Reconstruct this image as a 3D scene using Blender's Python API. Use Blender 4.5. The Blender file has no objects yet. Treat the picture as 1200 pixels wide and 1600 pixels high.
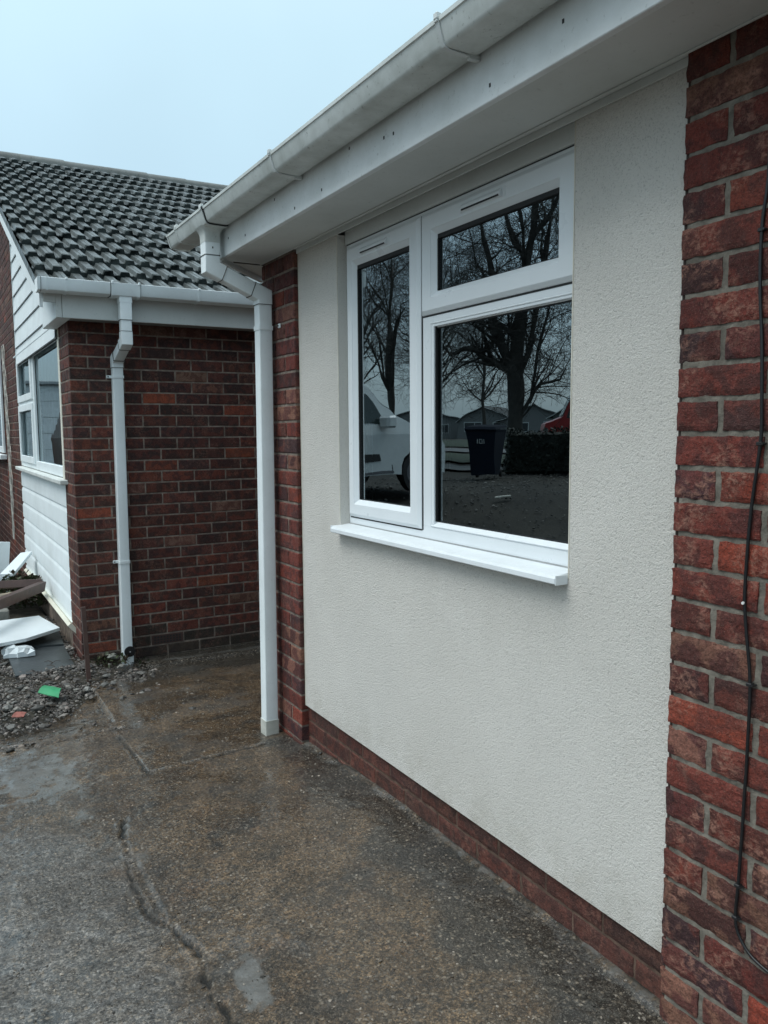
import bpy, math, random
import numpy as np
from mathutils import Vector, Matrix, noise
C = bpy.context.scene
COL = C.collection
random.seed(7)
R = math.radians

# ------------------------------------------------------------------ camera
yaw, pitch, roll = 0.5238, 0.1002, -0.0074
fwd = Vector((math.sin(yaw)*math.cos(pitch), math.cos(yaw)*math.cos(pitch), -math.sin(pitch)))
rt = Vector((math.cos(yaw), -math.sin(yaw), 0)); up = rt.cross(fwd)
r2 = rt*math.cos(roll)+up*math.sin(roll); u2 = up*math.cos(roll)-rt*math.sin(roll)
cam_data = bpy.data.cameras.new('camera')
cam = bpy.data.objects.new('camera', cam_data); COL.objects.link(cam)
cam.matrix_world = Matrix(((r2.x, u2.x, -fwd.x, 0), (r2.y, u2.y, -fwd.y, 0), (r2.z, u2.z, -fwd.z, 1.5), (0, 0, 0, 1)))
cam_data.sensor_fit = 'VERTICAL'; cam_data.sensor_height = 24; cam_data.lens = 24*1250.06/1600
cam_data.clip_start = 0.02; cam_data.clip_end = 2000
C.camera = cam

# ------------------------------------------------------------------ sky (overcast) and sun
SUN_EL, SUN_AZ = R(60), R(-85)           # azimuth from +Y towards +X: the light comes from the left of the wall
world = bpy.data.worlds.new('World'); C.world = world; world.use_nodes = True
nt = world.node_tree; nt.nodes.clear()
def wn(t, **k):
    n = nt.nodes.new(t)
    for a, b in k.items(): setattr(n, a, b)
    return n
sky = wn('ShaderNodeTexSky', sky_type='NISHITA', sun_disc=False, sun_elevation=SUN_EL, sun_rotation=SUN_AZ,
         air_density=1.0, dust_density=4.0, ozone_density=1.0)
bg1 = wn('ShaderNodeBackground'); bg1.inputs['Strength'].default_value = 0.05
nt.links.new(sky.outputs[0], bg1.inputs['Color'])
tc = wn('ShaderNodeTexCoord'); sep = wn('ShaderNodeSeparateXYZ'); nt.links.new(tc.outputs['Generated'], sep.inputs[0])
ramp = wn('ShaderNodeValToRGB'); nt.links.new(sep.outputs['Z'], ramp.inputs[0])
e = ramp.color_ramp.elements
e[0].position = 0.0; e[0].color = (0.32, 0.42, 0.47, 1)
e[1].position = 1.0; e[1].color = (.92, 1.06, 1.13, 1)
m = e.new(0.18); m.color = (0.35, 0.50, 0.58, 1)
m = e.new(0.42); m.color = (0.46, 0.64, 0.70, 1)
cn = wn('ShaderNodeTexNoise'); cn.inputs['Scale'].default_value = 1.6; cn.inputs['Detail'].default_value = 4
nt.links.new(tc.outputs['Generated'], cn.inputs['Vector'])
cm = wn('ShaderNodeMapRange'); cm.inputs[1].default_value = .3; cm.inputs[2].default_value = .7
cm.inputs[3].default_value = .88; cm.inputs[4].default_value = 1.10
nt.links.new(cn.outputs[0], cm.inputs[0])
bg2 = wn('ShaderNodeBackground'); nt.links.new(ramp.outputs[0], bg2.inputs['Color']); nt.links.new(cm.outputs[0], bg2.inputs['Strength'])
add = wn('ShaderNodeAddShader'); nt.links.new(bg1.outputs[0], add.inputs[0]); nt.links.new(bg2.outputs[0], add.inputs[1])
out = wn('ShaderNodeOutputWorld'); nt.links.new(add.outputs[0], out.inputs[0])
sun_d = bpy.data.lights.new('sun', 'SUN'); sun_d.energy = 1.45; sun_d.angle = R(36); sun_d.color = (0.95, 1.0, 1.0)
sun = bpy.data.objects.new('sun', sun_d); COL.objects.link(sun)
sd = Vector((math.sin(SUN_AZ)*math.cos(SUN_EL), math.cos(SUN_AZ)*math.cos(SUN_EL), math.sin(SUN_EL)))
sun.rotation_euler = sd.to_track_quat('Z', 'Y').to_euler()
C.view_settings.view_transform = 'Standard'; C.view_settings.look = 'None'
C.view_settings.exposure = 0.15; C.view_settings.gamma = 1.0
C.cycles.max_bounces = 8; C.cycles.transparent_max_bounces = 8

# ------------------------------------------------------------------ materials
class Mat:
    def __init__(s, name):
        s.m = bpy.data.materials.new(name); s.m.use_nodes = True; s.t = s.m.node_tree; s.t.nodes.clear()
        s.out = s.n('ShaderNodeOutputMaterial'); s.b = s.n('ShaderNodeBsdfPrincipled'); s.l(s.b.outputs[0], s.out.inputs[0])
        s.tc = s.n('ShaderNodeTexCoord')
    def n(s, t, **k):
        n = s.t.nodes.new(t)
        for a, b in k.items(): setattr(n, a, b)
        return n
    def l(s, a, b): s.t.links.new(a, b)
    def set(s, inp, v):
        if hasattr(v, 'links') or hasattr(v, 'is_linked'): s.l(v, inp)
        else: inp.default_value = v
    def noise(s, sc, det=4, rough=.55, vec=None, dist=0):
        n = s.n('ShaderNodeTexNoise'); n.inputs['Scale'].default_value = sc; n.inputs['Detail'].default_value = det
        n.inputs['Roughness'].default_value = rough; n.inputs['Distortion'].default_value = dist
        s.l(vec if vec else s.tc.outputs['Object'], n.inputs['Vector']); return n.outputs[0]
    def vor(s, sc, feat='F1', out='Distance', vec=None):
        n = s.n('ShaderNodeTexVoronoi', feature=feat); n.inputs['Scale'].default_value = sc
        s.l(vec if vec else s.tc.outputs['Object'], n.inputs['Vector']); return n.outputs[out]
    def mr(s, v, a, b, c=0, d=1):
        n = s.n('ShaderNodeMapRange'); s.l(v, n.inputs[0])
        for i, q in enumerate((a, b, c, d)): n.inputs[i+1].default_value = q
        return n.outputs[0]
    def mix(s, f, a, b, mode='MIX'):
        n = s.n('ShaderNodeMix', data_type='RGBA', blend_type=mode); s.set(n.inputs[0], f)
        for i, q in ((6, a), (7, b)):
            if isinstance(q, (tuple, list)): n.inputs[i].default_value = (*q[:3], 1)
            else: s.l(q, n.inputs[i])
        return n.outputs[2]
    def math(s, op, a, b=0.0):
        n = s.n('ShaderNodeMath', operation=op); s.set(n.inputs[0], a); s.set(n.inputs[1], b); return n.outputs[0]
    def attr(s, name):
        n = s.n('ShaderNodeAttribute'); n.attribute_name = name; return n
    def scale(s, x, y, z):
        n = s.n('ShaderNodeMapping'); s.l(s.tc.outputs['Object'], n.inputs[0]); n.inputs['Scale'].default_value = (x, y, z); return n.outputs[0]
    def bump(s, h, dist=.002, st=1.0):
        n = s.n('ShaderNodeBump'); n.inputs['Strength'].default_value = st; n.inputs['Distance'].default_value = dist
        s.l(h, n.inputs['Height']); s.l(n.outputs[0], s.b.inputs['Normal'])
    def col(s, v): 
        if isinstance(v, (tuple, list)): s.b.inputs['Base Color'].default_value = (*v[:3], 1)
        else: s.l(v, s.b.inputs['Base Color'])
    def rough(s, v): s.set(s.b.inputs['Roughness'], v)
    def spec(s, v): s.b.inputs['Specular IOR Level'].default_value = v

def simple(name, c, r=.6, var=.15, sc=12, spec=.5, bump=0):
    m = Mat(name); n = m.noise(sc, 5)
    m.col(m.mix(m.mr(n, .3, .7), [x*(1-var) for x in c], [min(1, x*(1+var)) for x in c])); m.rough(r); m.spec(spec)
    if bump: m.bump(m.noise(sc*6, 4), bump)
    return m.m

def brick_mat(name, bloom=.5, bump=.0016, cell=22):
    m = Mat(name)
    c1 = m.attr('Col').outputs['Color']; c2 = m.attr('Col2').outputs['Color']
    patch = m.mr(m.noise(cell, 3, .5, dist=.3), .47, .55)
    c = m.mix(patch, c1, c2)
    c = m.mix(m.mr(m.noise(120, 4, .7), .4, .65, 0, .75), c, m.mix(.6, c, (.012, .008, .007)))
    crease = m.noise(80, 5, .65, vec=m.scale(1, .7, 1), dist=.6)
    blo = m.math('MULTIPLY', m.mr(crease, .46, .66), m.mr(m.noise(9, 3, .5), .50, .59, 0, bloom))
    c = m.mix(blo, c, (.36, .18, .13))
    c = m.mix(m.mr(m.noise(210, 4, .75), .54, .64, 0, .5), c, (.020, .012, .010))
    sp = m.math('MULTIPLY', m.mr(m.noise(320, 3, .7), .60, .68), .55)
    c = m.mix(sp, c, (.28, .17, .13))
    pit = m.mr(m.vor(210), .0, .28, 1, 0)
    c = m.mix(m.math('MULTIPLY', pit, .6), c, (.014, .008, .008))
    m.col(c); m.rough(m.mr(m.noise(30), .3, .7, .55, .9)); m.spec(.35)
    h = m.math('ADD', m.noise(80, 6, .75), m.math('MULTIPLY', crease, .9))
    h = m.math('SUBTRACT', h, m.math('MULTIPLY', pit, .5))
    m.bump(h, bump*2.4, .9); return m.m

def mortar_mat(name, c, var=.25):
    m = Mat(name)
    col = m.mix(m.mr(m.noise(25, 5), .3, .7), [x*(1-var) for x in c], [x*(1+var*.6) for x in c])
    col = m.mix(m.mr(m.noise(220, 4, .7), .5, .75, 0, .35), col, (.05, .045, .04))
    m.col(col); m.rough(.95); m.spec(.2); m.bump(m.noise(260, 5, .7), .002, .9); return m.m

def upvc_mat(name, c=(.74, .76, .76), grime=.0, r=.32, gsc=4):
    m = Mat(name)
    col = m.mix(m.mr(m.noise(2.5, 3), .3, .7), [x*.95 for x in c], c)
    if grime:
        g = m.math('MULTIPLY', m.mr(m.noise(gsc, 6, .65), .38, .72), grime)
        col = m.mix(g, col, (.27, .29, .25))
        g2 = m.math('MULTIPLY', m.mr(m.noise(60, 5, .75), .6, .72), min(1, grime*1.2))
        col = m.mix(g2, col, (.13, .14, .11))
    m.col(col); m.rough(m.mr(m.noise(9, 4), .3, .7, r, min(1, r+.2+grime*.3))); m.spec(.5); return m.m

M_render = Mat('cream_render')
def _rend(m):
    n1 = m.noise(260, 4, .65); n2 = m.noise(120, 3, .6, dist=.3); v = m.vor(310)
    c = m.mix(m.mr(m.noise(3, 4), .3, .7), (.66, .635, .585), (.72, .695, .645))
    pits = m.math('MULTIPLY', m.mr(n1, .36, .46, 1, 0), m.mr(n2, .42, .6, 1, .25))
    c = m.mix(m.math('MULTIPLY', pits, .55), c, (.27, .26, .24))
    c = m.mix(m.mr(m.noise(520, 2), .6, .72, 0, .4), c, (.76, .74, .70))
    sx = m.n('ShaderNodeSeparateXYZ'); m.l(m.tc.outputs['Object'], sx.inputs[0])
    splash = m.math('MULTIPLY', m.mr(sx.outputs['Z'], .24, .42, 1, 0), m.mr(m.noise(9, 6, .7), .42, .68, 0, .38)); c = m.mix(splash, c, (.32, .29, .22))
    run = m.math('MULTIPLY', m.mr(m.noise(1, 4, .6, vec=m.scale(14, 14, .9)), .55, .75, 0, .06), m.mr(sx.outputs['Z'], 1.1, .5, 1, .1)); c = m.mix(run, c, (.42, .41, .36))
    c = m.mix(m.mr(m.noise(1.1, 4, .6), .45, .7, 0, .20), c, (.58, .575, .55))
    m.col(c); m.rough(.92); m.spec(.25)
    h = m.math('ADD', m.mr(n1, .30, .6), m.math('MULTIPLY', m.mr(n2, .3, .65), .7)); h = m.math('ADD', h, m.math('MULTIPLY', v, .6))
    m.bump(h, .0024, .75)
_rend(M_render); M_render = M_render.m
M_brick_near = brick_mat('red_brick_rustic', .8, .0026, 16)
M_brick = brick_mat('red_brick', .3)
M_mortar_near = mortar_mat('mortar_grey', (.20, .180, .150), .5)
M_mortar_far = mortar_mat('mortar_weathered', (.25, .205, .17), .5)
M_mortar_red = mortar_mat('mortar_tinted', (.125, .082, .062), .5)
M_upvc = upvc_mat('white_upvc', (.80, .84, .86), .05, .25, 9)
M_upvc_sill = upvc_mat('white_upvc_cladding', (.78, .82, .84), .14, .3, 10)
M_gutter = upvc_mat('gutter_plastic', (.74, .78, .76), .55, .32, 6)
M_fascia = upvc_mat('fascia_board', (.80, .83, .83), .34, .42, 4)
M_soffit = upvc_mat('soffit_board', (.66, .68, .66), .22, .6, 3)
M_siding = upvc_mat('white_siding', (.83, .89, .90), .16, .45)
M_dark = simple('black_plastic', (.012, .012, .013), .45, .3)
M_cable = simple('black_cable', (.008, .008, .009), .42, .2)
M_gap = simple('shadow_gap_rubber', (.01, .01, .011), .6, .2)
M_interior = simple('dim_interior', (.05, .05, .05), .9)
M_white_strip = simple('white_inner_frame', (.55, .57, .57), .5)

def glass_mat(name, ior=2.3, tint=.55, wave=.0009, rough=0.0):
    m = Mat(name); m.t.nodes.remove(m.b)
    g = m.n('ShaderNodeBsdfGlossy'); g.inputs['Roughness'].default_value = rough; g.inputs['Color'].default_value = (.84, .96, 1, 1)
    t = m.n('ShaderNodeBsdfTransparent'); t.inputs[0].default_value = (tint, tint, tint, 1)
    f = m.n('ShaderNodeFresnel'); f.inputs['IOR'].default_value = ior
    mx = m.n('ShaderNodeMixShader'); m.l(f.outputs[0], mx.inputs[0]); m.l(t.outputs[0], mx.inputs[1]); m.l(g.outputs[0], mx.inputs[2])
    bp = m.n('ShaderNodeBump'); bp.inputs['Distance'].default_value = wave; bp.inputs['Strength'].default_value = 1
    m.l(m.noise(2.6, 2), bp.inputs['Height']); m.l(bp.outputs[0], g.inputs['Normal'])
    m.l(mx.outputs[0], m.out.inputs[0]); return m.m
M_glass = glass_mat('double_glazing', 4.6, .35)
M_glass_far = glass_mat('oblique_glazing', 7.0, .92)

# ------------------------------------------------------------------ mesh helpers
class MB:
    def __init__(s): s.v = []; s.f = []; s.mi = []; s.c = []; s.c2 = []; s.hascol = False
    def add(s, vs, fs, m=0, c=None, c2=None):
        o = len(s.v); s.v += [tuple(p) for p in vs]; s.f += [[o+i for i in f] for f in fs]; s.mi += [m]*len(fs)
        if c is not None: s.hascol = True
        c = c or (.3, .3, .3); c2 = c2 or c
        s.c += [c]*len(vs); s.c2 += [c2]*len(vs)
    def box(s, x0, x1, y0, y1, z0, z1, m=0, ch=0, xf=None, c=None):
        x0, x1 = sorted((x0, x1)); y0, y1 = sorted((y0, y1)); z0, z1 = sorted((z0, z1))
        if ch <= 0:
            vs = [(x, y, z) for x in (x0, x1) for y in (y0, y1) for z in (z0, z1)]
            fs = [(0, 1, 3, 2), (4, 6, 7, 5), (0, 4, 5, 1), (2, 3, 7, 6), (0, 2, 6, 4), (1, 5, 7, 3)]
        else:
            vs = []; X = (x0, x1); Y = (y0, y1); Z = (z0, z1); idx = {}
            for i in (0, 1):
                for j in (0, 1):
                    for k in (0, 1):
                        sx, sy, sz = 1-2*i, 1-2*j, 1-2*k
                        for a, p in (('x', (X[i], Y[j]+sy*ch, Z[k]+sz*ch)), ('y', (X[i]+sx*ch, Y[j], Z[k]+sz*ch)), ('z', (X[i]+sx*ch, Y[j]+sy*ch, Z[k]))):
                            idx[i, j, k, a] = len(vs); vs.append(p)
            fs = []
            for i in (0, 1): fs.append([idx[i, 0, 0, 'x'], idx[i, 0, 1, 'x'], idx[i, 1, 1, 'x'], idx[i, 1, 0, 'x']][::(1 if i == 0 else -1)])
            for j in (0, 1): fs.append([idx[0, j, 0, 'y'], idx[1, j, 0, 'y'], idx[1, j, 1, 'y'], idx[0, j, 1, 'y']][::(1 if j == 0 else -1)])
            for k in (0, 1): fs.append([idx[0, 0, k, 'z'], idx[0, 1, k, 'z'], idx[1, 1, k, 'z'], idx[1, 0, k, 'z']][::(1 if k == 0 else -1)])
            for j in (0, 1):
                for k in (0, 1): fs.append([idx[0, j, k, 'y'], idx[1, j, k, 'y'], idx[1, j, k, 'z'], idx[0, j, k, 'z']])
            for i in (0, 1):
                for k in (0, 1): fs.append([idx[i, 0, k, 'x'], idx[i, 1, k, 'x'], idx[i, 1, k, 'z'], idx[i, 0, k, 'z']])
            for i in (0, 1):
                for j in (0, 1): fs.append([idx[i, j, 0, 'x'], idx[i, j, 1, 'x'], idx[i, j, 1, 'y'], idx[i, j, 0, 'y']])
            for i in (0, 1):
                for j in (0, 1):
                    for k in (0, 1): fs.append([idx[i, j, k, 'x'], idx[i, j, k, 'y'], idx[i, j, k, 'z']])
        if xf: vs = [xf @ Vector(p) for p in vs]
        s.add(vs, fs, m, c)
    def sweep(s, path, sec, B, m=0, cap=True, closed_sec=True, c=None):
        """sec: list of (a,b): a along N=BxT, b along B. mitred at bends"""
        path = [Vector(p) for p in path]; B = Vector(B).normalized(); rings = []; n = len(path)
        for i, p in enumerate(path):
            t0 = (path[i]-path[i-1]).normalized() if i else None
            t1 = (path[i+1]-path[i]).normalized() if i < n-1 else None
            t0 = t0 or t1; t1 = t1 or t0
            t = (t0+t1).normalized(); k = 1/max(.3, t.dot(t1)); N = B.cross(t).normalized()
            rings.append([p+N*(a*k)+B*b for a, b in sec])
        k = len(sec); vs = [q for r in rings for q in r]; fs = []
        for i in range(n-1):
            for j in range(k if closed_sec else k-1):
                j2 = (j+1) % k; fs.append((i*k+j, i*k+j2, (i+1)*k+j2, (i+1)*k+j))
        if cap and closed_sec: fs.append(list(range(k))[::-1]); fs.append([(n-1)*k+j for j in range(k)])
        s.add(vs, fs, m, c)
    def tube(s, pts, rads, n=6, m=0, c=None, cap=True):
        pts = [Vector(p) for p in pts]; vs = []; fs = []
        a = Vector((0.13, .31, .94)).normalized()
        for i, p in enumerate(pts):
            t = (pts[min(i+1, len(pts)-1)]-pts[max(i-1, 0)])
            t = t.normalized() if t.length > 1e-9 else Vector((0, 0, 1))
            x = a.cross(t)
            if x.length < .1: x = Vector((1, 0, 0)).cross(t)
            x.normalize(); y = t.cross(x)
            r = rads[i] if hasattr(rads, '__len__') else rads
            for j in range(n):
                q = 2*math.pi*j/n; vs.append(p+x*(math.cos(q)*r)+y*(math.sin(q)*r))
        for i in range(len(pts)-1):
            for j in range(n):
                j2 = (j+1) % n; fs.append((i*n+j, i*n+j2, (i+1)*n+j2, (i+1)*n+j))
        if cap and n > 2: fs.append(list(range(n))[::-1]); fs.append([(len(pts)-1)*n+j for j in range(n)])
        s.add(vs, fs, m, c)
    def frame_loop(s, y0, y1, z0, z1, prof, m=0):
        """mitred rectangular frame in a plane facing -x. prof: list of (inset, x)"""
        vs = []; fs = []; k = len(prof)
        for (sy, sz) in ((0, 0), (1, 0), (1, 1), (0, 1)):
            for d, x in prof:
                vs.append((x, (y1-d) if sy else (y0+d), (z1-d) if sz else (z0+d)))
        for i in range(4):
            i2 = (i+1) % 4
            for j in range(k-1): fs.append((i*k+j, i2*k+j, i2*k+j+1, i*k+j+1))
        s.add(vs, fs, m)
    def build(s, name, mats, parent=None, smooth=False, auto=None):
        me = bpy.data.meshes.new(name); me.from_pydata(s.v, [], s.f); 
        mats = mats if isinstance(mats, (list, tuple)) else [mats]
        for q in mats: me.materials.append(q)
        if len(mats) > 1: me.polygons.foreach_set('material_index', s.mi)
        if s.hascol:
            for nm, arr in (('Col', s.c), ('Col2', s.c2)):
                a = me.color_attributes.new(nm, 'FLOAT_COLOR', 'POINT')
                d = np.ones((len(arr), 4), dtype=np.float32); d[:, :3] = np.array(arr, dtype=np.float32); a.data.foreach_set('color', d.ravel())
        if smooth: me.polygons.foreach_set('use_smooth', [True]*len(me.polygons))
        me.update()
        if auto is not None:
            me.polygons.foreach_set('use_smooth', [True]*len(me.polygons)); me.set_sharp_from_angle(angle=R(auto))
        o = bpy.data.objects.new(name, me); COL.objects.link(o)
        if parent: o.parent = parent
        return o
def tag(o, label, cat, group=None): 
    o['label'] = label; o['category'] = cat
    if group: o['group'] = group
    return o
def thing(name, label, cat, loc=(0, 0, 0), rz=0, group=None):
    o = bpy.data.objects.new(name, None); COL.objects.link(o); o.location = loc; o.rotation_euler = (0, 0, rz); o.empty_display_size = .1
    return tag(o, label, cat, group)
def structure(o, kind='structure'): o['kind'] = kind; return o
def rsec(a, b, r=.008, n=3):
    """rounded rectangle section half sizes a,b"""
    pts = []
    for cx, cy, q0 in ((a-r, b-r, 0), (-a+r, b-r, 90), (-a+r, -b+r, 180), (a-r, -b+r, 270)):
        for i in range(n+1):
            q = R(q0+90*i/n); pts.append((cx+r*math.cos(q), cy+r*math.sin(q)))
    return pts
def nz(x, y, z, s=1.0): return noise.noise(Vector((x*s, y*s, z*s)))
def sstep(a, b, x): t = min(1, max(0, (x-a)/(b-a))); return t*t*(3-2*t)

# ------------------------------------------------------------------ main dimensions
W = 1.4764            # face of the brick piers
WR = 1.498            # face of the render
XW = 1.54             # window frame plane
Y1, Y2, YE = 1.239, 3.345, 3.72
X3, Y3 = 0.853, 5.468
def gz(x, y):
    z = .082-.055*sstep(2.5, 3.55, y)-.03*sstep(3.5, 4.1, y)-.06*sstep(4.3, 5.4, y)*sstep(.9, 1.2, x)
    z -= .02*sstep(1.0, .2, x)*sstep(1., 3., y)
    s = -.6*x+.8*y
    z += .54*sstep(8.6, 11.4, s)
    return z

# ------------------------------------------------------------------ brickwork
PAL = [((.175, .038, .027), (.105, .029, .023)), ((.120, .031, .025), (.068, .024, .023)), ((.205, .043, .028), (.125, .031, .024)),
       ((.088, .028, .025), (.165, .040, .030)), ((.062, .025, .028), (.125, .034, .028)), ((.26, .052, .030), (.165, .038, .026)),
       ((.130, .044, .036), (.24, .105, .072)), ((.23, .100, .068), (.095, .032, .027)), ((.29, .056, .029), (.21, .046, .027))]
def brick(mb, O, U, N, u0, u1, z0, z1, pal, hi=False, sd=.014, wob=.0012, rnd=.0038):
    O = Vector(O); U = Vector(U); N = Vector(N)
    L = u1-u0; H = z1-z0
    if hi:
        nu = max(5, int(L/.009)); nv = 7
    else: nu = nv = 1
    def coords(n, T):
        inner = [rnd+(T-2*rnd)*i/n for i in range(n+1)]
        return [0, 0]+inner+[T, T]
    us = coords(nu, L); vs_ = coords(nv, H); a = len(us); b = len(vs_)
    seed = random.random()*50; P = []
    tilt = random.uniform(-.0012, .0012)
    for i, u in enumerate(us):
        for j, v in enumerate(vs_):
            ei = min(i, a-1-i); ej = min(j, b-1-j); e_ = min(ei, ej)
            d = -sd if e_ == 0 else (-rnd*.8 if e_ == 1 else 0)
            uu, vv = u0+u, z0+v
            if hi:
                q = nz(uu*60+seed, vv*60, seed)*wob*1.6+nz(uu*18, vv*18+seed, 3.1)*wob*1.5
                if e_ <= 2:
                    uu += nz(vv*45, seed, i*.1)*.0034; vv += nz(uu*40, seed+7, j*.1)*.0030+nz(uu*110, seed+3, j*.1)*.0012
                    if e_ == 2: d -= .0016+.0022*max(0, nz(uu*80, vv*80, seed))
                if e_ > 0: d += q
                # rounded corners
            else:
                uu += nz(vv*20, seed, 1)*.0016; vv += nz(uu*9, seed+7, 2)*.0014
            if e_ > 0: d += tilt
            P.append(O+U*uu+Vector((0, 0, vv))+N*d)
    fs = [(i*b+j, (i+1)*b+j, (i+1)*b+j+1, i*b+j+1) for i in range(a-1) for j in range(b-1)]
    mb.add(P, fs, 0, pal[0], pal[1])
def vary(p, s=.24):
    k = 1+random.uniform(-s, s); g = 1+random.uniform(-.06, .06)
    return tuple(tuple((c[0]*k, c[1]*k*g, c[2]*k)) for c in p)
def brick_wall(mb, O, U, N, L, z_top, rows, par=0, hi=None, weights=None, skip=None, mort=.010, mdepth=.005, ends=.028, mortar_mat=1, hdr0=.1125, pick=None, sd_mid=.014, mortv=None):
    """courses of 75 mm counted down from z_top; even rows (par) start with a full brick"""
    Uv = Vector(U); Nv = Vector(N); Ov = Vector(O)
    for k in range(rows):
        z1 = z_top-.075*k; z0 = z1-.075+mort
        u = 0.0; first = True
        while u < L-.005:
            ln = (.225 if (k % 2 == par) else hdr0) if first else .225
            u1 = min(L, u+ln)
            mv = mortv or mort; a = u if first else u+mv/2; b = u1 if u1 >= L-1e-6 else u1-mv/2
            if first: a = u
            if b-a > .015 and not (skip and skip(a, b, z0, z1)):
                pal = pick(k, a) if pick else random.choices(PAL, weights)[0]
                brick(mb, O, U, N, a, b, z0, z1, vary(pal), hi=bool(hi and hi(a, b, z0, z1)), sd=ends if (first or u1 >= L-1e-6) else sd_mid)
            first = False; u = u1
def mortar_sheet(mb, O, U, N, L, z0, z1, depth, m=1, step=None, back=.03, e0=.004, e1=.004):
    O = Vector(O); U = Vector(U); N = Vector(N)
    u0, u1 = e0, L-e1
    nu = max(1, int((u1-u0)/step)) if step else 1; nv = max(1, int((z1-z0)/step)) if step else 1
    P = []
    for i in range(nu+1):
        for j in range(nv+1):
            u = u0+(u1-u0)*i/nu; z = z0+(z1-z0)*j/nv; d = -depth
            if step: d += nz(u*35, z*35, 9)*.0022+nz(u*110, z*110, 4)*.0012
            P.append(O+U*u+Vector((0, 0, z))+N*d)
    mb.add(P, [(i*(nv+1)+j, (i+1)*(nv+1)+j, (i+1)*(nv+1)+j+1, i*(nv+1)+j+1) for i in range(nu) for j in range(nv)], m)
    for u in (u0, u1):
        mb.add([O+U*u+Vector((0, 0, z0))-N*depth, O+U*u+Vector((0, 0, z1))-N*depth, O+U*u+Vector((0, 0, z1))-N*(depth+back), O+U*u+Vector((0, 0, z0))-N*(depth+back)], [(0, 1, 2, 3)], m)

# ================================================================== NEAR HOUSE
house = thing('brick_house', 'near brick house with a cream rendered panel and new white window under the eaves', 'house', (1.6, 2.4, 0))
def HP(o):      # parent while keeping world coordinates
    o.parent = house; o.matrix_parent_inverse = Matrix.Translation(-house.location); return o
# nearer brick wall: starts at Y1 and runs towards -y
mb = MB()
ZT = 2.2345
npal = [0, 2, 1, 3, 6, 2, 5, 7, 4]
brick_wall(mb, (W, Y1, 0), (0, -1, 0), (-1, 0, 0), 2.6, ZT+.075*1+.0, 31, par=1-0, hi=lambda a, b, z0, z1: a < .62,
           weights=[5, 3, 4, 3, 3, 2, 3, 2, 1], mort=.0115, ends=.032, mortv=.0150)
mortar_sheet(mb, (W, Y1, 0), (0, -1, 0), (-1, 0, 0), .75, -.05, 2.306, .0052, 1, step=.006, back=.03, e0=.0105, e1=0)
mb.box(1.4885, 1.5, Y1-.03, Y1+.003, -.05, 2.29, 2)  # dark strip beside the render: shade of the recessed mortar put into colour
mortar_sheet(mb, (W, Y1-.75, 0), (0, -1, 0), (-1, 0, 0), 1.85, -.05, 2.306, .0052, 1, e0=0)
HP(mb.build('brick_wall', [M_brick_near, M_mortar_near, simple('shaded_joint', (.045, .032, .026), .9)], smooth=False))
# far pier
mb = MB()
brick_wall(mb, (W, Y2, 0), (0, 1, 0), (-1, 0, 0), YE-Y2, .6438+.075*22, 31, par=1, hi=lambda a, b, z0, z1: False,
           weights=[4, 4, 2, 4, 3, 1, 4, 2, 0], mort=.011, ends=.045)
mortar_sheet(mb, (W, Y2, 0), (0, 1, 0), (-1, 0, 0), YE-Y2, -.1, 2.306, .005, 1, step=.012, back=.07, e0=.005, e1=.004)
HP(mb.build('brick_pier', [M_brick, M_mortar_far]))
# plinth under the render
mb = MB()
def dull(p): return tuple(tuple(x*f for x, f in zip(c, (.85, .75, .8))) for c in p)
for k in range(3):
    z1 = .225-.075*k+.0005; z0 = z1-.075+.009; u = Y1+.1125*(k % 2)-.225
    while u < Y2:
        a, b = max(u+.004, Y1+.002), min(u+.221, Y2-.002)
        if b-a > .02: brick(mb, (1.511, 0, 0), (0, 1, 0), (-1, 0, 0), a, b, z0, z1, vary(random.choices([((.105, .036, .026), (.060, .027, .021)), ((.080, .032, .024), (.12, .045, .032)), ((.130, .042, .028), (.075, .030, .023)), ((.062, .028, .023), (.09, .036, .028))])[0], .2), hi=(a < 2.4), sd=.012, wob=.0007)
        u += .225
mortar_sheet(mb, (1.511, Y1, 0), (0, 1, 0), (-1, 0, 0), Y2-Y1, -.1, .24, .0035, 1)
HP(mb.build('plinth', [M_brick, M_mortar_red]))
# render with the window opening
WY0, WY1, WZ0, WZ1 = 1.600, 2.954, 1.100, 2.36
mb = MB()
ZB = .2275; ZTOP = 2.288
def wob_edge(z): return Y1+.004+nz(z*14, 2.2, 0)*.003+nz(z*60, 1.2, 0)*.0015
# panel front as strips, with a bellcast edge along the bottom
ys = [Y1+.001, WY0, WY1, Y2-.004]
def quadx(x, y0, y1, z0, z1): mb.add([(x, y0, z0), (x, y1, z0), (x, y1, z1), (x, y0, z1)], [(0, 3, 2, 1)])
for y0, y1, z0, z1 in ((ys[0], WY0, ZB, ZTOP), (WY0, WY1, ZB, WZ0), (WY1, ys[3], ZB, ZTOP)): quadx(WR, y0, y1, z0, z1)
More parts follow.
